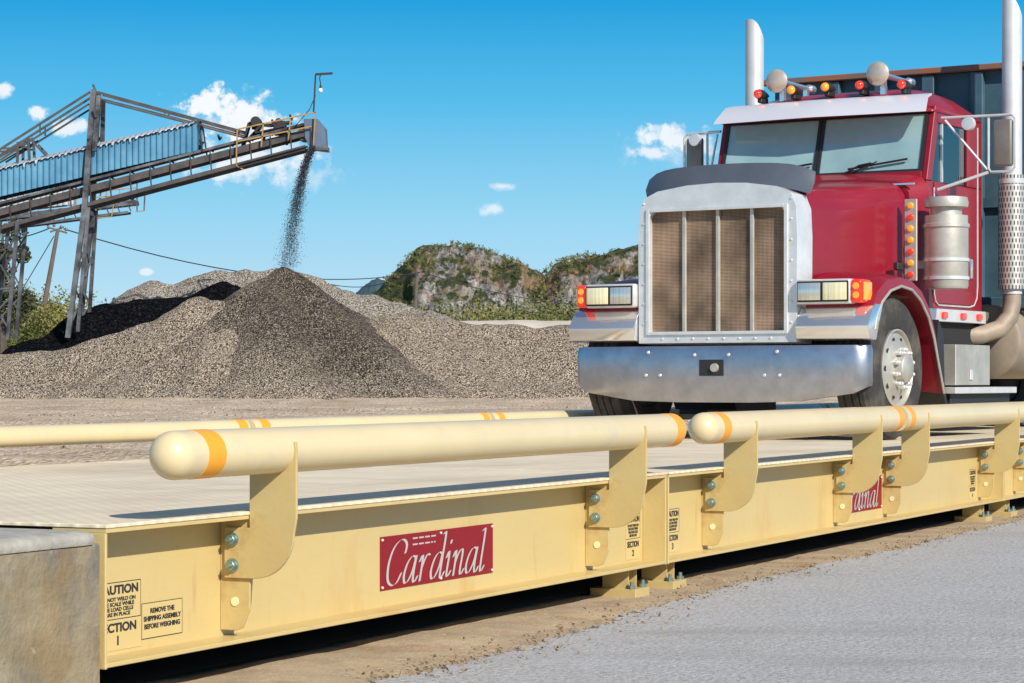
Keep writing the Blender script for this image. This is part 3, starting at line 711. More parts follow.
# fenders, chrome caps, headlights, wheels
arch_o = [(.13,.90),(.15,1.0),(.22,1.10),(.38,1.18),(.62,1.21),(.86,1.19),(1.06,1.12),(1.22,.99),(1.33,.81),(1.41,.60),(1.50,.36)]
arch_i = [(.16,.80),(.20,.90),(.29,1.0),(.44,1.085),(.64,1.125),(.84,1.105),(1.01,1.03),(1.16,.91),(1.27,.75),(1.36,.56),(1.47,.34)]
arch_o = [(y-.06, z) for y, z in arch_o]; arch_i = [(y-.06, z) for y, z in arch_i]
def fender(sg):
    a = 1.225*sg; b0 = .70*sg
    t = bmesh.new(); L0 = []
    for (yo, zo), (yi, zi) in zip(arch_o, arch_i):
        cr = .0 if zo < .9 else .0
        rows_ = [(b0, yo, zo+.03), (1.0*sg, yo, zo+.02), (1.15*sg, yo, zo+.0), (a*.995, yo+(yi-yo)*.22, zo+(zi-zo)*.22), (a, yi, zi), (a-.025*sg, yi-.002, zi-.004), (b0, yi, zi+.06)]
        L0.append([t.verts.new(p_) for p_ in rows_])
    for i in range(len(L0)-1):
        for k in range(6): t.faces.new((L0[i][k], L0[i][k+1], L0[i+1][k+1], L0[i+1][k]))
    t.faces.new(L0[0]); t.faces.new(L0[-1][::-1])
    bmesh.ops.recalc_face_normals(t, faces=t.faces)
    q = MB(); q.b.free(); q.b = t; f = q.build('fender', M['red'], T, ang=60)
    MB().tube([(a+.004*sg, y_, z_) for y_, z_ in arch_i], .011, 8).build('fender_edging', M['dull_alu'], f)
    x0, x1 = sorted((.665*sg, 1.235*sg))
    MB().prism([(.06,.725),(-.01,.735),(-.035,.83),(.06,.955),(.12,.985),(.24,.985),(.17,.85),(.12,.725)], x0, x1, 'X', .008, 2).build('fender_cap', M['chrome'], f)
    MB().prism([(1.34,.52),(1.46,.44),(1.50,.36),(1.60,.20),(1.615,.205),(1.545,.40),(1.52,.8),(1.42,.9)], min(.62*sg,1.18*sg), max(.62*sg,1.18*sg), 'X').build('mud_flap', M['black'], f)
    for k, x in enumerate((.78,.95,1.12)): link('screw', bm_me, f, (x*sg, -.012, .775), scale=(.6,.6,.6))
    # headlight pod
    x0, x1 = sorted((.665*sg, 1.09*sg))
    hp = MB().box(x0, x1, -.02, .20, .985, 1.165, .018, 3).build('headlight', M['alu'], T)
    MB().box(min(.60*sg,.70*sg), max(.60*sg,.70*sg), .10, .20, .93, 1.10, .01).build('headlight_bracket', M['alu'], hp)
    MB().box(min(.68*sg,1.08*sg), max(.68*sg,1.08*sg), -.028, -.02, 1.0, 1.15, .003).build('bezel', M['black'], hp)
    for (u0, u1, mm) in ((.69,.865,'clear_lens'),(.885,1.07,'yellow_lens')):
        MB().box(min(u0*sg,u1*sg), max(u0*sg,u1*sg), -.040, -.028, 1.012, 1.138, .005, 2).build('lamp_lens', M[mm], hp)
    MB().box(min(1.091*sg,1.175*sg), max(1.091*sg,1.175*sg), -.015, .17, .99, 1.16, .02, 3).build('turn_signal', M['red_lens'], hp)
    MB().lathe([(-.006,0),(-.006,.022),(0,.026)], (1.133*sg,-.016,1.11), 'Y', 14).build('signal_reflector', M['amber_lens'], hp)
    MB().lathe([(-.006,0),(-.006,.022),(0,.026)], (1.133*sg,-.016,1.045), 'Y', 14).build('signal_reflector', M['amber_lens'], hp)
    xo = 1.176*sg
    MB().box(min(xo,xo+.012*sg), max(xo,xo+.012*sg), .01, .15, 1.01, 1.14, .005).build('signal_reflector', M['amber_lens'], hp)
both(fender)

def wheel(x_out, yc, sg, r=.525, wd=.29, front=True):
    """wheel, outer face towards sg*x"""
    prof = [(-.02,.285),(0,.30),(.012,.36),(.012,.42),(.0,.475),(-.02,.505),(-.045,.518),(-.05,.525),(-.085,.525),(-.088,.512),(-.098,.512),(-.10,.525),(-.14,.525),(-.143,.512),(-.153,.512),(-.156,.525),(-.20,.525),(-.203,.512),(-.213,.512),(-.216,.525),(-.245,.52),(-.27,.505),(-.29,.46),(-.30,.38),(-.28,.30),(-.26,.285)]
    prof = [(a*sg, b_) for a, b_ in prof]
    w_ = link('wheel', MB().lathe(prof, n=64).mesh('tyre', M['rubber'], ang=25), T, (x_out, yc, .525)); 
    if front: rp = [(-.02,.288),(.006,.290),(.010,.280),(.004,.272),(-.014,.266),(-.012,.245),(.008,.20),(.026,.165),(.030,.115),(.080,.105),(.092,.09),(.10,.0)]
    else: rp = [(-.02,.288),(.006,.288),(.008,.275),(-.015,.262),(-.12,.25),(-.14,.20),(-.15,.13),(-.02,.12),(.02,.10),(.03,.0)]
    MB().lathe([(a*sg, b_) for a, b_ in rp], n=48).build('rim', M['dull_alu'], w_)
    hm = MB().lathe([(.0,.0),(.004*sg,.021)], n=14).mesh('hand_hole', M['chassis'])
    nm = MB().prism([(math.cos(k*math.pi/3)*.019, math.sin(k*math.pi/3)*.019) for k in range(6)], 0, .04*sg, 'X', .003).ball((.045*sg,0,0), .017, 1).mesh('lug_nut', M['alu'])
    if front:
        for k in range(10):
            a = 2*math.pi*k/10; link('hand_hole', hm, w_, (-.001*sg, .215*math.cos(a), .215*math.sin(a)))
            a += .31; link('lug_nut', nm, w_, (.026*sg, .138*math.cos(a), .138*math.sin(a)))
    return w_
both(lambda sg: wheel(1.18*sg, .62, sg))
for yc in (6.2, 7.55):
    both(lambda sg: wheel(1.10*sg, yc, sg, front=False)); both(lambda sg: wheel(.78*sg, yc, sg, front=False))
MB().tube([(-1.0,.62,.50),(-.6,.62,.40),(.6,.62,.40),(1.0,.62,.50)], .055, 8).tube([(-1,6.2,.525),(1,6.2,.525)], .09, 8).tube([(-1,7.55,.525),(1,7.55,.525)], .09, 8).build('axles', M['chassis'], T)
MB().box(-.45,-.36,.25,9.2,.62,.90).box(.36,.45,.25,9.2,.62,.90).box(-.55,.55,.35,1.6,.45,.93).box(-.9,.9,1.55,3.2,.55,.93).build('chassis_frame', M['chassis'], T, smooth=False)

# cab: walls with real window openings
cab = MB()
cw = .93
for sg in (-1, 1):
    a, c = sorted((cw*sg, (cw-.045)*sg))
    cab.box(a, c, 1.80, 2.98, .90, 2.00, .006)
    cab.box(a, c, 2.66, 2.98, 2.003, 2.56, .006)
    cab.box(a, c, 2.00, 2.655, 2.47, 2.56, .004)
    cab.prism([(1.80,2.003),(1.98,2.60),(2.07,2.56),(1.90,2.003)], a, c, 'X', .004)
cab.box(-cw+.046, cw-.046, 2.93, 2.98, .90, 2.56)
cab.prism([(1.80,1.0),(1.80,2.075),(1.83,2.075),(1.90,1.0)], -cw+.046, cw-.046, 'X', .004)
cab.box(-cw+.046, cw-.046, 1.90, 2.93, .90, .96)
cab.prism([(1.965,2.545),(1.98,2.60),(2.02,2.60),(2.005,2.545)], -cw+.046, cw-.046, 'X')
cab_o = cab.build('cab', M['red'], T)
MB().box(-cw+.05, cw-.05, 2.90, 2.925, .97, 2.55).box(-cw+.05, cw-.05, 2.0, 2.9, 2.53, 2.545).box(-cw+.0455, -cw+.055, 1.95, 2.9, .97, 1.995).box(cw-.055, cw-.0455, 1.95, 2.9, .97, 1.995).build('cab_lining', M['interior'], cab_o, smooth=False)
# roof: rounded shell
secs = []
NX = 22
for j, (y, h_, in_) in enumerate(((1.93,.0,.03),(1.95,.08,.01),(2.02,.14,.0),(2.2,.205,.0),(2.5,.25,.0),(2.75,.24,.0),(2.92,.18,.0),(3.0,.08,.02),(3.01,.0,.03))):
    row = []
    for k in range(NX+1):
        u = -1+2*k/NX; x = (cw+.01-in_)*u
        row.append((x, y, 2.565+h_*(1-abs(u)**5)+.0))
    row.append((cw+.01-in_, y, 2.55)); row.insert(0, (-(cw+.01-in_), y, 2.55))
    secs.append(row)
MB().loft(secs, cap=True, closed=True).build('roof', M['red'], T, ang=60)
# windscreen, mullion, gasket
def ws(x0, x1, z0, z1, dy, th):
    f = lambda z: 1.815+(z-2.06)*.30+dy
    return [(x0, f(z0), z0), (x1, f(z0), z0), (x1, f(z1), z1), (x0, f(z1), z1)], [(x0, f(z0)+th, z0), (x1, f(z0)+th, z0), (x1, f(z1)+th, z1), (x0, f(z1)+th, z1)]
for x0, x1 in ((-.855,-.055),(.005,.855)):
    A, B_ = ws(x0, x1, 2.095, 2.535, 0, .006); wo = MB().loft([A, B_]).build('windscreen', M['windshield'], T, smooth=False)
    g = MB()
    for q_ in ((x0-.028,x1+.028,2.068,2.094),(x0-.028,x1+.028,2.536,2.56),(x0-.028,x0-.001,2.0945,2.5355),(x1+.001,x1+.028,2.0945,2.5355)):
        A, B_ = ws(*q_, -.012, .03); g.loft([A, B_])
    g.build('gasket', M['black'], wo, smooth=False)
def sidewin(sg):
    x = (cw-.02)*sg
    so_ = MB().prism([(1.915,2.005),(2.07,2.468),(2.655,2.468),(2.655,2.005)], x-.003, x+.003, 'X').build('side_window', M['side_glass'], T, smooth=False)
    MB().box(x-.012, x+.016*sg+.001 if sg > 0 else x+.012, 2.12, 2.145, 2.005, 2.468).build('vent_post', M['alu'], so_, smooth=False)
both(sidewin)
# seats and steering wheel seen through the glass
for x in (-.45, .45):
    s_ = MB().box(x-.24,x+.24,2.45,2.62,1.55,2.22,.05,3).box(x-.24,x+.24,2.1,2.55,1.42,1.56,.04,3).build('seat', M['interior'], T)
MB().tube([(.45+.2*math.cos(R(a)), 2.02+.06*math.sin(R(a)), 1.98+.19*math.sin(R(a))) for a in range(0, 361, 20)], .014, 8).tube([(.45,2.02,1.98),(.45,1.88,1.75)], .03, 8).build('steering_wheel', M['black'], T)
MB().box(-.9,.9,1.87,2.02,1.5,1.98,.03,2).build('dashboard', M['interior'], T)
# chrome sun visor with slight V
secs = []
for k in range(13):
    x = -.90+1.84*k/12; y = 1.66+.08*abs(x)
    secs.append([(x, y, 2.53), (x*.995, y+.02, 2.56), (x*.96, y+.15, 2.675), (x*.95, y+.26, 2.70), (x*.95, y+.26, 2.685), (x*.96, y+.16, 2.655), (x*.995, y+.035, 2.535)])
MB().loft(secs).build('sun_visor', M['visor'], T, ang=30)
# five bullet lights, two trumpet horns
for i, x in enumerate((-.60,-.30,0,.30,.66)):
    z = 2.80-.05*abs(x)**2
    lo = MB().lathe([(0,.0),(.0,.036),(.02,.041),(.08,.040),(.16,.022),(.22,.0)], (x, 1.94, z), 'Y', 18).box(x-.02, x+.02, 1.97, 2.10, z-.07, z-.02, .006).build('roof_light', M['black'], T)
    MB().lathe([(-.035,.0),(-.03,.018),(-.012,.034),(0,.036)], (x, 1.94, z), 'Y', 18).build('light_lens', M['amber_lens' if i in (1,2) else 'red_lens'], lo)
for x in (-.46, .43):
    h = MB().lathe([(.0,.094),(.02,.088),(.06,.05),(.16,.026),(.6,.018),(.62,.035),(.70,.035),(.74,.0)], (x, 2.0, 2.885), 'Y', 28).box(x-.02,x+.02,2.1,2.14,2.70,2.87).box(x-.02,x+.02,2.55,2.59,2.72,2.87).build('air_horn', M['chrome'], T)
    MB().lathe([(-.03,0),(-.027,.04),(-.015,.075),(-.001,.096),(.004,.097)], (x, 2.0, 2.885), 'Y', 28).build('horn_cover', M['skin_tan'], h)
# wipers
def wiper(sg, xp):
    f = lambda z: 1.80+(z-2.06)*.30
    MB().box(xp-.03,xp+.03,1.78,1.81,2.025,2.055,.006).tube([(xp,1.785,2.04),(xp+.20,f(2.12)-.02,2.14),(xp+.30,f(2.15)-.02,2.155)], .008, 6).tube([(xp+.10,f(2.12)-.012,2.115),(xp+.60,f(2.16)-.010,2.175)], .009, 6).tube([(xp+.0,1.785,2.035),(xp+.35,f(2.14)-.02,2.165)], .005, 6).build('wiper', M['black'], T)
wiper(1, .16); wiper(1, -.66)
# cab side pieces
def cabside(sg):
    X = lambda v: v*sg
    def B(n, m_, x0, x1, *r_, parent=None, bev=.004):
        return MB().box(min(x0*sg,x1*sg), max(x0*sg,x1*sg), *r_, bev).build(n, M[m_], parent or T)
    # door line (bright moulding) and handle
    pts = [(1.92,1.02),(1.90,1.40),(1.90,1.96)]
    seam = [(2.86,2.50),(2.86,1.20),(2.84,1.10),(2.78,1.045),(2.68,1.03),(2.02,1.03),(1.96,1.06),(1.93,1.12),(1.93,1.95)]
    door = MB().prism([(1.94,1.045),(1.94,1.995),(2.845,1.995),(2.845,1.12),(2.80,1.06),(2.74,1.045)], min(.931*sg,.938*sg), max(.931*sg,.938*sg), 'X', .003).build('door', M['red'], T)
    MB().tube([(.938*sg, y, z) for y, z in seam], .007, 6).build('door_moulding', M['alu'], door)
    MB().box(min(.939*sg,.962*sg), max(.939*sg,.962*sg), 2.66, 2.72, 1.26, 1.42, .01, 2).build('door_handle', M['chrome'], door)
    # skirt strip with three red lamps
    sk = B('skirt', 'alu', .935, .97, 1.72, 2.97, .90, 1.0)
    for y in (2.05, 2.45, 2.80): MB().box(min(.971*sg,.99*sg), max(.971*sg,.99*sg), y-.05, y+.05, .925, .975, .006).build('marker_lamp', M['red_lens'], sk)
    # air cleaner canister
    ac = MB().lathe([(1.14,.0),(1.14,.16),(1.16,.168),(1.60,.168),(1.61,.178),(1.635,.178),(1.64,.165),(1.70,.165),(1.705,.12),(1.76,.12),(1.765,.165),(1.80,.17),(1.84,.16),(1.855,.0)], (1.17*sg,1.60,0), 'Z', 36).build('air_cleaner', M['dull_alu'], T)
    for z in (1.22,1.36,1.62): MB().lathe([(z-.012,.171),(z-.012,.176),(z+.012,.176),(z+.012,.171)], (1.17*sg,1.60,0), 'Z', 36).build('strap', M['alu'], ac)
    MB().box(min(.85*sg,1.03*sg), max(.85*sg,1.03*sg), 1.56, 1.64, 1.30, 1.36).build('bracket', M['alu'], ac)
    # lamp panel with seven lamps, facing forward
    lp = B('lamp_panel', 'dull_alu', .885, .985, 1.46, 1.485, 1.20, 1.83)
    for k in range(7): MB().lathe([(-.022,.0),(-.018,.020),(0,.027)], (.935*sg, 1.46, 1.25+k*.088), 'Y', 16).build('marker_lamp', M['amber_lens' if k in (6,4,3,1) else 'red_lens'], lp)
    # step box and step
    sb = B('step_box', 'dull_alu', .98, 1.20, 1.72, 2.45, .40, .715)
    MB().box(min(1.201*sg,1.212*sg), max(1.201*sg,1.212*sg), 2.0, 2.06, .44, .52, .004).build('latch', M['alu'], sb)
    B('step', 'alu', .90, 1.24, 1.62, 2.95, .335, .385)
    B('step_skirt', 'black', .92, 1.18, 1.66, 2.95, .16, .334)
    # fuel tank behind
    MB().lathe([(3.25,.0),(3.25,.28),(3.27,.31),(5.0,.31),(5.02,.28),(5.02,.0)], (.85*sg,0,.76), 'Y', 32).build('fuel_tank', M['tank'], T)
    # exhaust stack
    xs_, ys_ = (1.10 if sg > 0 else -1.26), 3.22
    top = [(xs_,ys_,2.0),(xs_,ys_,3.20),(xs_,ys_,3.34)]
    s_o = MB().tube([(xs_,ys_,1.15),(xs_,ys_,2.2),(xs_,ys_,3.30),(xs_,ys_,3.42),(xs_,ys_,3.50),(xs_,ys_,3.56),(xs_,ys_,3.60)], .082, 32).build('exhaust_stack', M['stack_steel'], T)
    for v in s_o.data.vertices:
        if v.co.z > 3.4:
            q_ = (v.co.z-3.4)/.2; e_ = max(0, ((v.co.x-xs_)+(v.co.y-ys_)*.6)/.082+.6); v.co.z -= q_*.055*e_*e_
    gm = MB().lathe([(-.47,.112),(.47,.112)], axis='Z', n=36).mesh('heat_guard', M['perf']); link('heat_guard', gm, s_o, (xs_, ys_, 1.66))
    MB().lathe([(2.06,.09),(2.06,.118),(2.10,.118),(2.10,.09)], (xs_,ys_,0), 'Z', 30).build('clamp', M['alu'], s_o)
    MB().tube([(xs_,ys_,1.20),(xs_,ys_,1.08),(xs_-.01*sg,ys_-.03,.96),(xs_-.06*sg,ys_-.13,.86),(xs_-.16*sg,ys_-.28,.81),(xs_-.40*sg,ys_-.50,.80),(.45*sg,2.4,.80)], .075, 18).build('exhaust_elbow', M['tank'], s_o)
    # west-coast mirror
    mx_, my_ = (1.46 if sg > 0 else -1.24), 2.05
    fr_ = MB()
    fr_.tube([(.97*sg,2.0,2.50),(mx_-.02*sg,my_,2.50),(mx_+.07*sg,my_,2.50),(mx_+.095*sg,my_,2.47),(mx_+.095*sg,my_,2.09),(mx_+.07*sg,my_,2.06),(mx_-.10*sg,my_,2.06),(mx_-.12*sg,my_,2.09),(mx_-.12*sg,my_,2.50)], .011, 8)
    fr_.tube([(.97*sg,1.92,1.93),(mx_-.12*sg,my_,2.06)], .013, 8).tube([(1.0*sg,2.0,2.48),(mx_-.13*sg,my_,2.08)], .010, 8)
    mo = fr_.build('mirror_arm', M['alu'], T)
    MB().box(mx_-.075, mx_+.075, my_-.02, my_+.035, 2.10, 2.465, .02, 3).build('mirror', M['mirror_back'], mo)
    MB().lathe([(-.02,.0),(-.015,.05),(.02,.055),(.025,0)], (1.2*sg, 1.98, 2.44), 'Y', 20).build('convex_mirror', M['alu'], mo)
both(cabside)
# grab rail / dump body
bd = MB()
bd.box(-1.25,1.25,3.62,3.67,1.12,3.06).box(-1.25,-1.20,3.67,9.1,1.12,3.06).box(1.20,1.25,3.67,9.1,1.12,3.06).box(-1.25,1.25,9.1,9.15,1.12,3.06).box(-1.2,1.2,3.67,9.1,1.12,1.18)
body = bd.build('dump_body', M['body_blue'], T, smooth=False)
for x in (-1.1,-.66,-.22,.22,.66,1.1): MB().box(x-.055,x+.055,3.555,3.619,1.12,3.055,.006).build('rib', M['body_blue'], body, smooth=False)
for k in range(9):
    y = 3.8+k*.64
    for sg in (-1,1): MB().box(min(1.251*sg,1.32*sg),max(1.251*sg,1.32*sg),y-.05,y+.05,1.12,3.055,.006).build('rib', M['body_blue'], body, smooth=False)
MB().box(-1.34,1.34,3.53,3.70,3.061,3.115,.008).box(-1.34,-1.18,3.703,9.2,3.061,3.115,.008).box(1.18,1.34,3.703,9.2,3.061,3.115,.008).build('top_rail', M['rust_rail'], body, smooth=False)
MB().box(-1.15,1.15,3.57,3.615,1.9,1.98).box(-1.3,1.3,3.50,3.60,1.04,1.14,.01).build('cross_rail', M['body_blue'], body, smooth=False)

# ------------------------------------------------------------------ gravel piles
def h_at(py, Y): return CAMZ+(380-py)/F*Y - GZ       # height above yard of a photo row at depth Y
def pile(name, label, mat_, cones, group='heaps of gravel under the conveyor', step=.32, rough=.16, tan_=.66, seed=0, flat=None):
    """cones: (px, py, Y) apexes; ridges are chains of them"""
    C_ = [((px-512)/F*Y, Y, h_at(py, Y)) for px, py, Y in cones]
    rmax = max(c[2] for c in C_)/tan_+2
    x0, x1 = min(c[0] for c in C_)-rmax, max(c[0] for c in C_)+rmax; y0, y1 = min(c[1] for c in C_)-rmax, max(c[1] for c in C_)+rmax
    nx, ny = int((x1-x0)/step), int((y1-y0)/step)
    segs = list(zip(C_[:-1], C_[1:])) if len(C_) > 1 else [(C_[0], C_[0])]
    b = bmesh.new(); g = {}
    for j in range(ny+1):
        for i in range(nx+1):
            x, y = x0+i*step, y0+j*step; best = -9
            for a, c in segs:
                dx, dy = c[0]-a[0], c[1]-a[1]; l2 = dx*dx+dy*dy
                t = 0 if l2 == 0 else max(0, min(1, ((x-a[0])*dx+(y-a[1])*dy)/l2))
                d = math.hypot(x-a[0]-dx*t, y-a[1]-dy*t); h = a[2]+(c[2]-a[2])*t
                ang = math.atan2(y-a[1]-dy*t, x-a[0]-dx*t)
                gul = .60*noise.noise(Vector((math.cos(ang)*2.2, math.sin(ang)*2.2, seed+a[0]*.1)))+.30*noise.noise(Vector((math.cos(ang)*7, math.sin(ang)*7, seed+a[0]*.1)))
                d2 = math.sqrt(d*d+.25)-.5 if flat is None else max(0, d-flat)
                e = h - d2*tan_*(1+gul*.25)
                # concave toe
                k = min(1, max(0, 1.6-e)/1.6); e += .35*k*k
                if e > best: best = e
            z = best + rough*(noise.noise(Vector((x*.35, y*.35, seed)))*1.7 + noise.noise(Vector((x*1.1, y*1.1, seed+5)))*.6 + noise.noise(Vector((x*2.6, y*2.6, seed+9)))*.25)
            g[i, j] = (x, y, z)
    V = {}
    def vert(k):
        if k not in V: V[k] = b.verts.new((g[k][0], g[k][1], GZ+max(g[k][2], -.25)))
        return V[k]
    for j in range(ny):
        for i in range(nx):
            ks = [(i,j),(i+1,j),(i+1,j+1),(i,j+1)]
            if max(g[k][2] for k in ks) > -.1: b.faces.new([vert(k) for k in ks])
    q = MB(); q.b.free(); q.b = b
    return tag(q.build(name, mat_, smooth=True, ang=180), label, 'gravel heap', group)
pile('gravel_pile', 'brown cone of freshly dropped gravel right under the falling stream', M['gravel_shaded'], [(280,267,133),(268,276,132.5)], seed=1)
pile('gravel_pile', 'long low grey tan gravel heap at the left in front of the cone', M['gravel_tan'], [(222,300,131),(205,296,131.5),(150,322,131),(95,342,130.5),(30,352,131),(-60,356,131)], seed=2, rough=.2)
pile('gravel_pile', 'jet black heap added as deep shade between the brown cone and the conveyor legs', M['shade_heap'], [(222,283,137),(205,287,138),(150,303,138),(105,304,138),(60,328,137)], seed=3, rough=.3)  # added heap, shaped like the black shade beside the cone
pile('gravel_pile', 'pale grey gravel ridge rising behind the black shade heap and the cone', M['gravel_pale'], [(110,310,150),(158,279,151),(178,280,151),(205,276,151),(250,270,151),(300,273,151),(345,289,150),(400,303,150),(450,322,148)], seed=4, rough=.3)
pile('gravel_pile', 'low flat topped gravel heap reaching from the cone to behind the truck', M['gravel_tan'], [(395,312,134),(430,321,136),(500,326,137),(575,326,137),(700,325,138),(900,327,138)], seed=5, rough=.20, flat=.9)
pile('gravel_pile', 'flat pale gravel bank forming the light strip beyond the low heap', M['sand'], [(445,324,165),(600,323.5,165),(900,322,165)], seed=6, rough=.12, flat=6, step=.6)

# stream of stones
mb = bmesh.new()
top = at(314,148,133); bot = at(285,268,133)
for i in range(15000):
    f = random.random()**1.15; v0 = top+(bot-top)*f
    v0.x = top.x + (bot.x-top.x)*(f**.62) ; wd = .11+.26*f
    c = v0+Vector((random.gauss(.0,1)*wd*.8+random.random()**4*.5*f, random.gauss(0,1)*wd, random.gauss(0,.1)))
    r_ = random.uniform(.012,.042)*(1.25-.45*f)
    vs = [mb.verts.new(c+Vector((random.gauss(0,1), random.gauss(0,1), random.gauss(0,1))).normalized()*r_) for _ in range(4)]
    for k in ((0,1,2),(0,2,3),(0,3,1),(1,3,2)): mb.faces.new([vs[n] for n in k])
q = MB(); q.b.free(); q.b = mb
M['stone'] = mat('falling_stone', (.045,.05,.06), .9)
tag(q.build('falling_gravel', M['stone'], smooth=False), 'stream of dark gravel falling from the conveyor head onto the cone', 'gravel', kind='stuff')

# ------------------------------------------------------------------ conveyors
M['steel_rust'] = mat('rusty_steel', (.05,.052,.058), .7, .3, var=.5, vscale=1.2, col2=(.115,.095,.08))
M['steel_dark'] = mat('dark_steel', (.05,.045,.045), .75, .3, var=.4, vscale=1.5)
M['steel_pale'] = mat('pale_steel', (.20,.205,.215), .5, .5, var=.4, vscale=.8, col2=(.035,.03,.03))
M['handrail'] = mat('ochre_handrail', (.40,.24,.08), .6, var=.3, vscale=2)
M['head_box'] = mat('head_box_grey', (.10,.15,.22), .6, var=.2, vscale=1)
M['belt'] = mat('belt_rubber', (.03,.03,.03), .8)
m = mat('blue_sheet', (.13,.32,.45), .35, .35, var=.3, vscale=.5, col2=(.07,.21,.33)); M['sheet'] = m
m2_ = mat('grey_sheet', (.45,.47,.50), .5, .3, var=.3, vscale=.6); M['sheet_grey'] = m2_
M['sunlit_sheet'] = mat('sunlit_roof_sheet', (.62,.66,.70), .5, .3, var=.3, vscale=.8)  # pale colour carries the sunlight on top of the cover
def sheet_cover(name, parent, A, B, h, w_, matl, pitch=.34):
    """corrugated half-open cover: wavy side walls and a shallow arched top between points A and B (near bottom edge)"""
    d = (B-A); Lc = d.length; d.normalize(); up = Vector((0,0,1)); n = int(Lc/pitch)
    b = bmesh.new(); rows = []
    for i in range(n*4+1):
        p = A+d*(Lc*i/(n*4)); o = .045*math.sin(i*math.pi/2)+(.05 if i % 4 == 0 else 0)
        jag = .07*random.random() if (i//4) % 2 else .0
        prof = [(-o,0),(-o,h*.5),(-o,h+jag),(w_*.2,h+.22),(w_*.5,h+.30),(w_*.8,h+.22),(w_+o,h),(w_+o,h*.5),(w_+o,0)]
        rows.append([b.verts.new(p+Vector((0,yy,zz))) for yy, zz in prof])
    for i in range(len(rows)-1):
        for k in range(8): b.faces.new((rows[i][k], rows[i][k+1], rows[i+1][k+1], rows[i+1][k]))
    bmesh.ops.recalc_face_normals(b, faces=b.faces)
    q = MB(); q.b.free(); q.b = b; return q.build(name, matl, parent, smooth=False)

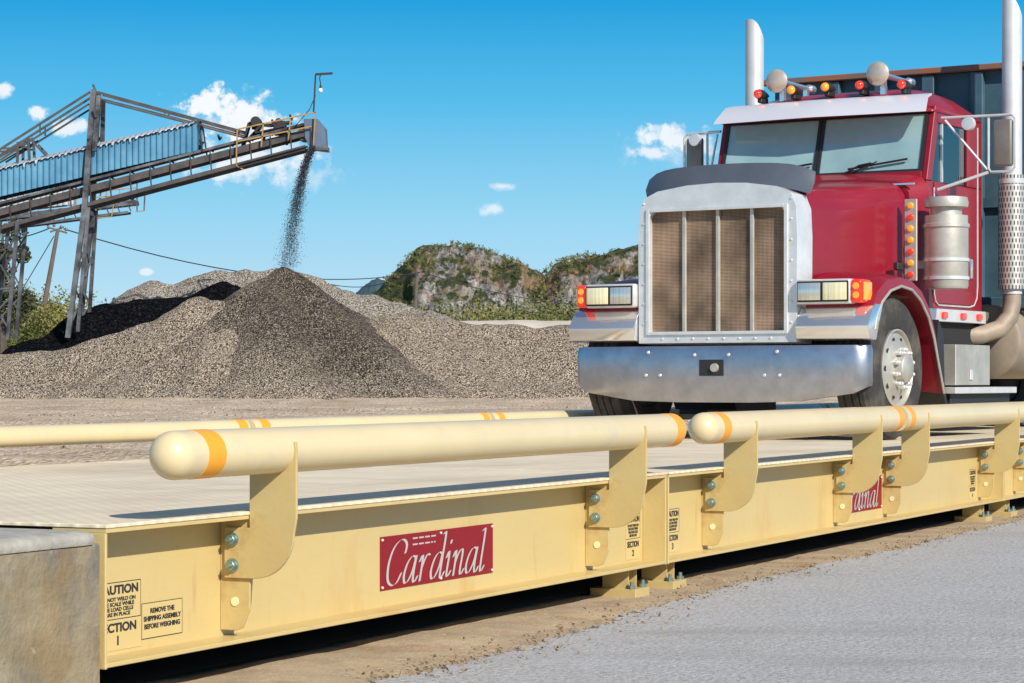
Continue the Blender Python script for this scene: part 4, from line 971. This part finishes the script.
def conveyor():
    Y = 135.0; W = 1.5
    A_ = lambda x, y, dy=0: at(x, y, Y)+Vector((0, dy, 0))
    base = A_(75,333); base.z = GZ
    root = thing('conveyor', 'big inclined conveyor with blue corrugated cover pouring gravel onto the heap', 'conveyor')
    def P(n, m_, mb, **k): return mb.build(n, M[m_], root, smooth=k.pop('smooth', False))
    # main stringers (upper channel) and lower chord
    L0, L1 = (-160,-0), None
    up = lambda x: 209.5-(x-0)*.277 - .00*(x)     # near stringer centre row
    lo = lambda x: 226.5-(x)*.262
    mb = MB()
    for dy in (0, W): mb.bar(A_(-170,up(-170),dy), A_(318,up(318)+8,dy), .12, .38)
    P('stringer', 'steel_rust', mb)
    mb = MB()
    for dy in (-.25, W+.25): mb.bar(A_(-170,lo(-170)+2,dy), A_(306,lo(306)+1,dy), .16, .22)
    P('lower_chord', 'steel_rust', mb)
    mb = MB()
    for dy in (-.06,): mb.bar(A_(-170,up(-170)-9,dy), A_(310,up(310)-1,dy), .10, .14)
    P('edge_rail', 'steel_pale', mb)
    P('belt', 'belt', MB().bar(A_(-170,up(-170)-8,W/2), A_(312,up(312)-2,W/2), 1.2, .10))
    mb = MB()
    for k in range(24):
        x = -150+k*20; mb.bar(A_(x,up(x)-2,-.05), A_(x+2,lo(x)+1,-.25), .07, .07); mb.bar(A_(x,up(x)-2,0), A_(x,up(x)-2,W), .07, .07)
        if k % 2: mb.bar(A_(x+2,lo(x),-.25), A_(x+2,lo(x),W+.25), .08, .08)
    P('cross_member', 'steel_dark', mb)
    im = MB().tube([(0,.1,.17), (0,W*.5,0), (0,W-.1,.17)], .07, 8).mesh('idler', M['steel_dark'])
    for k in range(9, 26):
        x = -160+k*18; link('idler', im, root, A_(x, up(x)-11))
    # corrugated cover
    sheet_cover('cover', root, A_(-170,195+170*.245,-.1), A_(199,150,-.1), 1.42, W+.2, M['sheet'])
    # sheet over the cover, sunlit top and ragged bright lip put into its pale colour
    d_ = A_(199,150,-.1)-A_(-170,195+170*.245,-.1); Lc = d_.length; d_.normalize(); o0 = A_(-170,195+170*.245,-.1); mb = MB(); k = 0.0
    while k < Lc-.4:
        l_ = .34; hh = random.uniform(.05,.14) if random.random() < .85 else random.uniform(.15,.28); p0 = o0+d_*k; p1 = o0+d_*(k+l_-.03)
        for (y0, z0, y1, z1) in ((-.16,1.53,.35,1.73),(.35,1.73,.9,1.81),(.9,1.81,1.45,1.73),(1.45,1.73,1.85,1.51)):
            mb.loft([[p0+Vector((0,y0,z0)), p1+Vector((0,y0,z0+.02)), p1+Vector((0,y1,z1+.02)), p0+Vector((0,y1,z1))], [p0+Vector((0,y0,z0+.025)), p1+Vector((0,y0,z0+.045)), p1+Vector((0,y1,z1+.045)), p0+Vector((0,y1,z1+.025))]])
        a_ = p0+Vector((0,-.17,1.55)); w_ = random.uniform(.10,.2)
        mb.loft([[a_, a_+d_*w_, a_+d_*w_*.6-Vector((0,0,hh)), a_-Vector((0,0,hh*.8))], [v+Vector((0,-.03,0)) for v in (a_, a_+d_*w_, a_+d_*w_*.6-Vector((0,0,hh)), a_-Vector((0,0,hh*.8)))]])
        k += l_
    P('sunlit_sheet', 'sunlit_sheet', mb)
    # end hoop of the cover
    P('cover_hoop', 'steel_dark', MB().bar(A_(199,124,-.15), A_(203,152,-.15), .08, .08).bar(A_(199,124,-.15), A_(199,124,W+.2), .08, .08).bar(A_(199,124,W+.2), A_(203,152,W+.2), .08, .08))
    # mast
    mb = MB()
    for dy in (-.5, W+.5):
        mb.bar(A_(94,90,dy*.6+.2), A_(86,210,dy), .30, .28); mb.bar(A_(86,210,dy), A_(70,338,dy*1.3), .28, .28)
        mb.bar(A_(99,96,dy*.6+.2), A_(96,152,dy), .24, .2); mb.bar(A_(90,208,dy), A_(80,332,dy*1.3), .20, .2)
        for (a, c) in (((84,232),(86,225)),((82,250),(85,262)),((79,275),(83,262)),((77,290),(82,300)),((73,322),(80,308)),((95,110),(98,118)),((90,140),(96,132))):
            mb.bar(A_(*a,dy), A_(*c,dy), .12, .12)
    mb.bar(A_(94,92,-.1), A_(94,92,W+.3), .2, .2); mb.bar(A_(92,84,.3), A_(96,94,.3), .16, .12); mb.bar(A_(86,212,-.5), A_(86,212,W+.5), .25, .25)
    P('mast', 'steel_pale', mb)
    # stays
    mb = MB()
    for dy in (0, W):
        mb.bar(A_(98,92,dy), A_(245,132,dy), .10, .10); mb.bar(A_(98,98,dy), A_(245,136,dy), .09, .09)
        mb.bar(A_(90,92,dy), A_(-20,162,dy), .12, .12); mb.bar(A_(89,104,dy), A_(0,160,dy), .10, .10); mb.bar(A_(-20,150,dy), A_(28,147,dy), .10, .10); mb.bar(A_(33,138,dy),A_(-30,174,dy),.09,.09)
        for x, y0, y1 in ((165,111,114),(40,125,133)): mb.bar(A_(x,y0,dy), A_(x,y1,dy), .08, .08)
    P('stay', 'steel_rust', mb)
    mb = MB()
    for dy in (0, W):
        mb.bar(A_(28,138,dy), A_(30,168,dy), .14, .14); mb.bar(A_(18,142,dy), A_(17,172,dy), .14, .14); mb.bar(A_(33,142,dy), A_(46,156,dy), .10, .10)
    mb.bar(A_(24,141,0), A_(24,141,W), .1, .1)
    P('stay_post', 'steel_rust', mb)
    # rear trestle leg at the picture's left edge
    mb = MB()
    for dy in (-.4, W+.4):
        mb.bar(A_(19,222,dy), A_(9,340,dy), .20, .20); mb.bar(A_(2,222,dy), A_(-14,352,dy), .18, .18)
        for (a, c) in (((18,236),(0,262)),((2,265),(15,288)),((14,288),(-6,290)),((13,296),(-8,318)),((-6,316),(8,338)),((17,250),(0,250))): mb.bar(A_(*a,dy), A_(*c,dy), .09, .09)
    P('trestle', 'steel_pale', mb)
    # handrail
    mb = MB()
    for dy in (-.35,):
        for (a, c) in (((237,166),(238,130)),((238,130),(316,113)),((239,142),(312,127)),((314,147),(316,112)),((237,166),(244,170)),((289,140),(291,120)),((262,147),(264,124))): mb.bar(A_(*a,dy), A_(*c,dy), .075, .075)
    P('handrail', 'handrail', mb)
    mb = MB(); mb.bar(A_(240,168,-.4), A_(306,150,-.4), .05, .08); mb.bar(A_(240,165,-.25), A_(308,147,-.25), .55, .06)
    P('walkway', 'steel_dark', mb)
    # drive motor, frame and pulley
    mb = MB()
    for (a, c) in (((240,150),(248,122)),((248,122),(268,124)),((268,124),(290,121)),((252,133),(275,128)),((246,140),(262,122)),((275,128),(282,138)),((262,130),(262,146)),((283,120),(285,143))): mb.bar(A_(*a,.4), A_(*c,.4), .14, .12); mb.bar(A_(*a,1.2), A_(*c,1.2), .14, .12)
    P('drive_frame', 'steel_dark', mb)
    mb = MB(); c = A_(255,121,.7); mb.lathe([(-.5,0),(-.5,.27),(-.4,.3),(.35,.3),(.5,.2),(.5,0)], c, 'Y', 20)
    mb.box(c.x-.25,c.x+.25,c.y-.2,c.y+.2,c.z-.4,c.z-.1); P('motor', 'steel_dark', mb, smooth=True)
    mb = MB(); c = A_(278,121,.6); mb.lathe([(-.3,0),(-.3,.2),(.3,.2),(.3,0)], c, 'Y', 16).box(c.x-.3,c.x+.3,c.y-.3,c.y+.3,c.z-.75,c.z-.15, .04); P('gearbox', 'steel_dark', mb, smooth=True)
    mb = MB(); c = A_(303,134,W/2); mb.lathe([(-.65,0),(-.65,.35),(.65,.35),(.65,0)], c, 'Y', 24); P('head_pulley', 'steel_rust', mb, smooth=True)
    # head box
    a = A_(303,150,-.1); pts = [(A_(x,y).x, A_(x,y).z) for x, y in ((304,119),(318,119),(325,127),(326,146),(326,150),(310,148),(305,138))]
    P('head_box', 'head_box', MB().prism(pts, Y-.12, Y+W+.1, 'Y', .02))
    P('head_lip', 'steel_pale', MB().bar(A_(309,149,-.16), A_(327,148,-.16), .06, .22).bar(A_(327,148,-.16), A_(327,148,W+.14), .06, .22))
    # lamp on a bent post
    lo_ = MB().bar(A_(314,113,-.3), A_(316,75,-.3), .09, .09).bar(A_(316,75,-.3), A_(333,74,-.3), .12, .12).build('lamp_post', M['steel_dark'], root, smooth=False)
    MB().tube([A_(321,75,-.3), A_(320,79,-.3), A_(321,84,-.3), A_(321,88,-.3)], .03, 6).lathe([(0,.07),(.2,.06)], A_(321,88,-.3)-Vector((0,0,.1)), 'Z', 10).build('lamp_holder', M['steel_dark'], lo_)
    MB().ball(A_(321,91,-.3), .12, 2, (1,1,1.25)).build('lamp_bulb', mat('white_bulb', (.85,.86,.88), .2), lo_)
    MB().tube([A_(316,96,-.3), A_(310,110,-.3), A_(300,122,-.3), A_(288,134,-.3)], .025, 5).build('lamp_cable', M['steel_dark'], lo_)
    return root
conveyor()

def conveyor_far():
    Y = 175.0; A_ = lambda x, y, dy=0: at(x, y, Y)+Vector((0, dy, 0))
    root = thing('conveyor', 'smaller grey covered conveyor seen behind and below the blue one at left', 'conveyor')
    def P(n, m_, mb, **k): return mb.build(n, M[m_], root, smooth=k.pop('smooth', False))
    mb = MB()
    for dy in (0, 1.3): mb.bar(A_(-60,225,dy), A_(136,202,dy), .2, .34); mb.bar(A_(-60,236,dy), A_(128,212,dy), .14, .18)
    P('stringer', 'steel_pale', mb)
    mb = MB()
    for k in range(17):
        x = -50+k*11; y = 222-(x+60)*.117; mb.bar(A_(x,y,0), A_(x+5,y+11,0), .08, .08)
    P('cross_member', 'steel_rust', mb)
    sheet_cover('cover', root, A_(-60,219,-.1), A_(75,204,-.1), 1.0, 1.3, M['sheet_grey'], .4)
    mb = MB()
    for (a, c) in (((92,205),(93,192)),((93,192),(138,188)),((106,203),(107,190)),((120,202),(120,190)),((96,208),(98,218)),((98,218),(112,217)),((112,217),(114,205)),((92,198),(136,194)),((136,212),(144,211))): mb.bar(A_(*a,-.2), A_(*c,-.2), .07, .07)
    P('handrail', 'handrail', mb)
    mb = MB()
    for (a, c) in (((144,211),(145,190)),((137,212),(137,178)),((100,196),(102,188)),((108,201),(125,195)),((112,196),(132,197))): mb.bar(A_(*a,0), A_(*c,0), .09, .10)
    P('end_frame', 'steel_pale', mb)
    mb = MB()
    for x in (100,108,116,123,130): c = A_(x, 200-(x-100)*.1, .6); mb.lathe([(-.5,0),(-.5,.16),(.5,.16),(.5,0)], c, 'Y', 12)
    P('idler', 'steel_dark', mb, smooth=True)
    mb = MB()
    for x in (-20, 3):
        for dy in (0, 1.3): mb.bar(A_(x,230,dy), Vector((A_(x,230).x-.5, Y+dy, GZ)), .16, .16)
    P('trestle', 'steel_rust', mb)
conveyor_far()

# ------------------------------------------------------------------ utility poles and wires
M['pole_wood'] = mat('weathered_pole', (.15,.12,.10), .9, var=.3, vscale=1)
M['wire'] = mat('wire', (.03,.03,.035), .7)
r1 = thing('utility_pole', 'leaning wooden utility pole behind the conveyor legs at left', 'utility pole', group='utility poles of the yard')
Y1 = 190
MB().tube([at(43,312,Y1), at(58,229,Y1)], .2, 10, radii=[.22,.15]).build('post', M['pole_wood'], r1)
MB().bar(at(47,227,Y1), at(67,233,Y1), .15, .15).bar(at(50,232,Y1), at(64,227,Y1), .12, .12).build('crossarm', M['pole_wood'], r1, smooth=False)
mb = MB()
for x, y in ((48,226),(54,227),(61,229),(66,231)): mb.lathe([(0,.09),(.15,.12),(.3,.06)], at(x, y, Y1), 'Z', 8)
mb.build('insulator', M['steel_pale'], r1)
r2 = thing('utility_pole', 'small distant utility pole before the rocky hill right of the cone', 'utility pole', group='utility poles of the yard')
Y2 = 300
MB().tube([at(415,318,Y2), at(417,271,Y2)], .2, 8, radii=[.25,.2]).build('post', M['pole_wood'], r2)
MB().bar(at(412,273,Y2), at(422,272,Y2), .2, .15).build('crossarm', M['pole_wood'], r2, smooth=False)
def wire(label, a, c, sag, r_):
    pts = [a+(c-a)*t+Vector((0,0,-4*sag*t*(1-t))) for t in [k/16 for k in range(17)]]
    tag(MB().tube(pts, r_, 5).build('power_line', M['wire']), label, 'power line', 'power lines strung between the poles')
wire('power line sagging from the leaning pole down behind the gravel heap', at(64,229,Y1), at(420,272,Y2), 2.2, .055)
wire('thin power line from the leaning pole off the left edge', at(50,228,Y1), at(-60,231,Y1+30), 1.0, .05)
wire('power line running right from the small pole across the hill face', at(422,272,Y2), at(700,302,Y2), 2.0, .05)
wire('power line running left from the small pole above the heap', at(412,272,Y2), at(330,284,Y2+10), 1.0, .05)
wire('guy wire slanting down left from the leaning pole', at(54,236,Y1), at(16,300,Y1), 0, .04)

# ------------------------------------------------------------------ rocky hill
def lerp_tab(tab, x):
    if x <= tab[0][0]: return tab[0][1]
    for (a, b_), (c, d) in zip(tab[:-1], tab[1:]):
        if x <= c: return b_+(d-b_)*(x-a)/(c-a)
    return tab[-1][1]
m = bpy.data.materials.new('quarry_rock'); m.use_nodes = True; M['rock'] = m; N, L = nodes(m); p = N['Principled BSDF']; p.inputs['Roughness'].default_value = .95; p.inputs['Specular IOR Level'].default_value = .1
tc = N.new('ShaderNodeTexCoord'); mp = N.new('ShaderNodeMapping'); mp.inputs['Scale'].default_value = (1,1,.45); L.new(tc.outputs['Object'], mp.inputs[0])
def nz_(sc, det, vec, rg=.65):
    n = N.new('ShaderNodeTexNoise'); n.inputs['Scale'].default_value = sc; n.inputs['Detail'].default_value = det; n.inputs['Roughness'].default_value = rg; L.new(vec, n.inputs[0]); return n.outputs['Fac']
def ramp_(fac, stops):
    r = N.new('ShaderNodeValToRGB'); e = r.color_ramp.elements
    while len(e) < len(stops): e.new(.5)
    for q_, (ps, c) in zip(e, stops): q_.position = ps; q_.color = (*c, 1)
    L.new(fac, r.inputs[0]); return r.outputs[0]
rock = ramp_(nz_(1.1, 10, mp.outputs[0], .75), [(.30,(.06,.065,.07)),(.44,(.20,.19,.185)),(.54,(.40,.375,.345)),(.68,(.68,.65,.61))])
tan = ramp_(nz_(.9, 8, mp.outputs[0], .7), [(.3,(.17,.11,.06)),(.7,(.42,.28,.17))])
f1 = ramp_(nz_(.06, 6, tc.outputs['Object']), [(.48,(0,0,0)),(.60,(1,1,1))])
mx1 = N.new('ShaderNodeMix'); mx1.data_type = 'RGBA'; L.new(f1, mx1.inputs['Factor']); L.new(rock, mx1.inputs['A']); L.new(tan, mx1.inputs['B'])
veg = ramp_(nz_(.9, 8, tc.outputs['Object'], .8), [(.35,(.025,.035,.02)),(.55,(.07,.085,.035)),(.7,(.18,.13,.06))])
geo = N.new('ShaderNodeNewGeometry'); sg_ = N.new('ShaderNodeSeparateXYZ'); L.new(geo.outputs['Normal'], sg_.inputs[0])
def nm_(op, a, b=None):
    q = N.new('ShaderNodeMath'); q.operation = op
    for i, s_ in enumerate((a, b)):
        if s_ is None: continue
        if isinstance(s_, (int, float)): q.inputs[i].default_value = s_
        else: L.new(s_, q.inputs[i])
    return q.outputs[0]
fv = nm_('ADD', nm_('MULTIPLY', sg_.outputs[2], .70), nz_(.22, 7, tc.outputs['Object'], .7))
mrv = N.new('ShaderNodeMapRange'); mrv.inputs['From Min'].default_value = 1.0; mrv.inputs['From Max'].default_value = 1.12; L.new(fv, mrv.inputs[0])
# the western flank and the low saddle are overgrown
sxyz = N.new('ShaderNodeSeparateXYZ'); L.new(tc.outputs['Object'], sxyz.inputs[0])
mrx = N.new('ShaderNodeMapRange'); mrx.inputs['From Min'].default_value = -17; mrx.inputs['From Max'].default_value = -19.5; L.new(nm_('ADD', sxyz.outputs[0], nm_('MULTIPLY', nm_('SUBTRACT', nz_(.2, 5, tc.outputs['Object']), .5), 12)), mrx.inputs[0])
fvv = nm_('MAXIMUM', mrv.outputs[0], mrx.outputs[0])
mx2 = N.new('ShaderNodeMix'); mx2.data_type = 'RGBA'; L.new(fvv, mx2.inputs['Factor']); L.new(mx1.outputs['Result'], mx2.inputs['A']); L.new(veg, mx2.inputs['B']); L.new(mx2.outputs['Result'], p.inputs['Base Color'])
b_ = N.new('ShaderNodeBump'); b_.inputs['Strength'].default_value = 1; b_.inputs['Distance'].default_value = 1.2; L.new(nz_(.7, 9, mp.outputs[0], .75), b_.inputs['Height']); L.new(b_.outputs[0], p.inputs['Normal'])

HY = 460.0
ridge = [(330,312),(360,296),(378,288),(392,272),(402,262),(415,250),(430,245),(455,242),(480,245),(500,252),(515,258),(530,268),(545,270),(556,262),(575,254),(600,252),(625,248),(650,240),(700,246),(780,262),(860,282),(960,305)]
b = bmesh.new(); rows = []
NV = 80
for i in range(520):
    px = 325+i*1.25; top = h_at(lerp_tab(ridge, px), HY+20)
    X0 = (px-512)/F*(HY+20); row = []
    for j in range(NV+1):
        v = j/NV
        if v < .72:   # front face, steep
            q_ = v/.72; z = top*(q_**.85); y = HY-8+28*q_**2.2
        else:
            q_ = (v-.72)/.28; z = top*(1-q_**1.5); y = HY+20+70*q_
        P = Vector((X0, y, z)); amp = min(1, top/12)*(1 if v < .9 else .3)
        n1 = noise.fractal(Vector((X0*.055, z*.03, 1.3)), 1.0, 2.1, 5); n2 = noise.fractal(Vector((X0*.25, z*.16, y*.05)), .9, 2.1, 5)
        y += (-6*n1*amp - 3.2*n2*amp)*math.sin(min(1, v/.15)*math.pi/2); z += (1.0*noise.fractal(Vector((X0*.2, y*.08, 7)), .8, 2, 5))*amp*min(1, v*2)
        row.append(b.verts.new((X0, y, GZ-.3+max(0, z))))
    rows.append(row)
for i in range(len(rows)-1):
    for j in range(NV): b.faces.new((rows[i][j], rows[i+1][j], rows[i+1][j+1], rows[i][j+1]))
bmesh.ops.recalc_face_normals(b, faces=b.faces)
q = MB(); q.b.free(); q.b = b; tag(q.build('rocky_hill', M['rock'], smooth=True, ang=45), kind='structure')
# far wooded hills, blue haze of distance put into their colour
M['far_hill'] = mat('hazy_wooded_hill', (.05,.10,.12), 1, var=.3, vscale=.01)
for nm, tab, Yf in (('distant_hills', [(325,300),(352,296),(366,284),(376,278),(384,280),(400,290),(430,300)], 1500), ('distant_hills', [(560,300),(600,262),(625,248),(640,244),(660,243),(720,262),(800,290)], 1400)):
    b = bmesh.new(); rows = []
    for i in range(80):
        px = tab[0][0]+(tab[-1][0]-tab[0][0])*i/79; X0 = (px-512)/F*Yf; top = h_at(lerp_tab(tab, px)+1.2*noise.noise(Vector((px*.3,0,0))), Yf)
        rows.append([b.verts.new((X0, Yf-60+60*k/6 if k <= 6 else Yf+40*(k-6), GZ+max(0, top*(math.sin(min(k,6)/6*math.pi/2) if k <= 6 else 1-(k-6)/4)))) for k in range(11)])
    for i in range(79):
        for k in range(10): b.faces.new((rows[i][k], rows[i+1][k], rows[i+1][k+1], rows[i][k+1]))
    q = MB(); q.b.free(); q.b = b; tag(q.build(nm, M['far_hill'], smooth=True, ang=180), kind='structure')

# ------------------------------------------------------------------ vegetation
def leaf_mat(name, cols, sc=.5):
    m = bpy.data.materials.new(name); m.use_nodes = True; N, L = nodes(m); p = N['Principled BSDF']; p.inputs['Roughness'].default_value = .8; p.inputs['Specular IOR Level'].default_value = .2
    g = N.new('ShaderNodeNewGeometry'); r = N.new('ShaderNodeValToRGB'); e = r.color_ramp.elements
    while len(e) < len(cols): e.new(.5)
    for i, c in enumerate(cols): e[i].position = i/(len(cols)-1); e[i].color = (*c, 1)
    tc = N.new('ShaderNodeTexCoord'); n = N.new('ShaderNodeTexNoise'); n.inputs['Scale'].default_value = sc; n.inputs['Detail'].default_value = 3; L.new(tc.outputs['Object'], n.inputs[0])
    mr = N.new('ShaderNodeMapRange'); mr.inputs['From Min'].default_value = .3; mr.inputs['From Max'].default_value = .7; L.new(n.outputs['Fac'], mr.inputs[0])
    a = N.new('ShaderNodeMix'); a.inputs['Factor'].default_value = .4; L.new(mr.outputs[0], a.inputs['A']); L.new(g.outputs['Random Per Island'], a.inputs['B']); L.new(a.outputs['Result'], r.inputs[0]); L.new(r.outputs[0], p.inputs['Base Color'])
    return m
M['scrub'] = leaf_mat('scrub_leaves', [(.045,.06,.022),(.11,.13,.04),(.20,.19,.065),(.34,.22,.09)], .12)
M['scrub_yellow'] = leaf_mat('yellow_scrub_leaves', [(.05,.075,.02),(.13,.16,.04),(.24,.22,.07),(.38,.26,.08)], .25)
M['tree_leaf'] = leaf_mat('tree_leaves', [(.02,.03,.012),(.05,.065,.025),(.09,.09,.04),(.13,.12,.06)], .6)
M['bark'] = mat('bark', (.10,.08,.06), .9, var=.3, vscale=3)
def leaf(b, c, r_, flat=.7):
    n = Vector((random.gauss(0,1), random.gauss(0,1), random.gauss(0,1)+flat)).normalized(); t = n.orthogonal().normalized(); t.rotate(Matrix.Rotation(random.random()*6.28, 3, n)); s_ = n.cross(t)
    a = r_*random.uniform(.7,1.3); bb = a*random.uniform(.45,.8)
    b.faces.new([b.verts.new(c+t*a), b.verts.new(c+s_*bb), b.verts.new(c-t*a*.8+n*a*.2), b.verts.new(c-s_*bb)])
def bush(b, c, rx, h, n, r_):
    lobes = [(Vector((random.gauss(0,.45)*rx, random.gauss(0,.45)*rx, h*random.uniform(.25,.85))), random.uniform(.25,.5)) for _ in range(7)]
    for _ in range(n):
        lc, lr = random.choice(lobes); d = Vector((random.gauss(0,1), random.gauss(0,1), random.gauss(0,1))).normalized()*random.random()**.4
        leaf(b, c+lc+Vector((d.x*lr*rx, d.y*lr*rx, d.z*lr*h)), r_)
b = bmesh.new()
for i in range(150):   # low wood in front of the hill
    px = random.uniform(395, 720); Y = random.uniform(290, 400); c = at(px, 380, Y); c.z = GZ
    ytop = 308+7*noise.noise(Vector((px*.03,1,0)))-(.10*max(0, px-560))*(1 if px < 640 else 0)+random.uniform(-4,10)
    bush(b, c, random.uniform(3,5.5), max(4, h_at(ytop, Y)), 800, .24)
q = MB(); q.b.free(); q.b = b; tag(q.build('woodland', M['scrub'], smooth=False), 'band of green and brown scrub woodland at the foot of the rocky hill', 'woodland', kind='stuff')
b = bmesh.new()
for i in range(260):   # bushes clinging to the hill
    px = random.uniform(372, 660); f = random.random()**.6; Y = HY+random.uniform(8, 22)
    yt = lerp_tab(ridge, px); py = yt+(1-f)*40
    if random.random() < .45: py = yt+random.uniform(-.5, 3)
    c = at(px, py, Y+ (6 if py-yt < 3 else -6)); bush(b, c-Vector((0,0,1.0)), random.uniform(.5,1.1), random.uniform(.8,1.5), 60, .15)
q = MB(); q.b.free(); q.b = b; tag(q.build('hill_scrub', M['scrub'], smooth=False), 'dark scrub bushes growing along the crest of the rocky hill', 'scrub', kind='stuff')
b = bmesh.new()
for i in range(75):
    px = random.uniform(-60, 105); Y = random.uniform(185, 240); c = at(px, 380, Y); c.z = GZ
    ytop = 301+random.uniform(-3,22)+6*noise.noise(Vector((px*.08,2,0)))
    bush(b, c, random.uniform(1.6,3), max(2, h_at(ytop, Y)), 900, .13)
q = MB(); q.b.free(); q.b = b; tag(q.build('scrub', M['scrub_yellow'], smooth=False), 'yellowing green scrub below the conveyor at the left edge', 'scrub', kind='stuff')
def tree(name, label, px, Y, ytop, rx, n, r_, lobes_n=16, trunk_lean=0, group='trees behind the conveyor'):
    base = at(px, 380, Y); base.z = GZ; h = h_at(ytop, Y)
    root = thing(name, label, 'tree', base, group=group); tm = MB(); lobes = []
    tm.tube([(0,0,0),(trunk_lean*.3,0,h*.3),(trunk_lean,0,h*.6),(trunk_lean*1.2,.2,h*.85)], .2, 8, radii=[h*.035,h*.026,h*.016,h*.006])
    for k in range(lobes_n):
        a = random.random()*6.28; rr = rx*random.uniform(.2,.95); z = h*random.uniform(.42,.93); e = Vector((trunk_lean+math.cos(a)*rr, math.sin(a)*rr, z)); s0 = Vector((trunk_lean*z/h, 0, z*.7))
        tm.tube([s0, s0.lerp(e,.5)+Vector((0,0,-.1*rx)), e], .05, 5, radii=[h*.012,h*.007,h*.002]); lobes.append((e, rx*random.uniform(.22,.42)))
    tm.build('trunk', M['bark'], root)
    b = bmesh.new()
    for _ in range(n):
        lc, lr = random.choice(lobes); d = Vector((random.gauss(0,1), random.gauss(0,1), random.gauss(0,1))).normalized()*random.random()**.45; leaf(b, lc+d*lr, r_)
    q = MB(); q.b.free(); q.b = b; q.build('crown', M['tree_leaf'], root, smooth=False)
tree('tree', 'dark tree with ragged crown behind the conveyor at the left edge', 2, 165, 205, 3.0, 5200, .15)
tree('tree', 'small lone tree just above the black shade heap', 121, 260, 284, 2.0, 900, .2, 8)
tree('tree', 'taller dark tree beyond the scrub left of the conveyor mast', 48, 250, 300, 3.0, 2000, .25, 12)
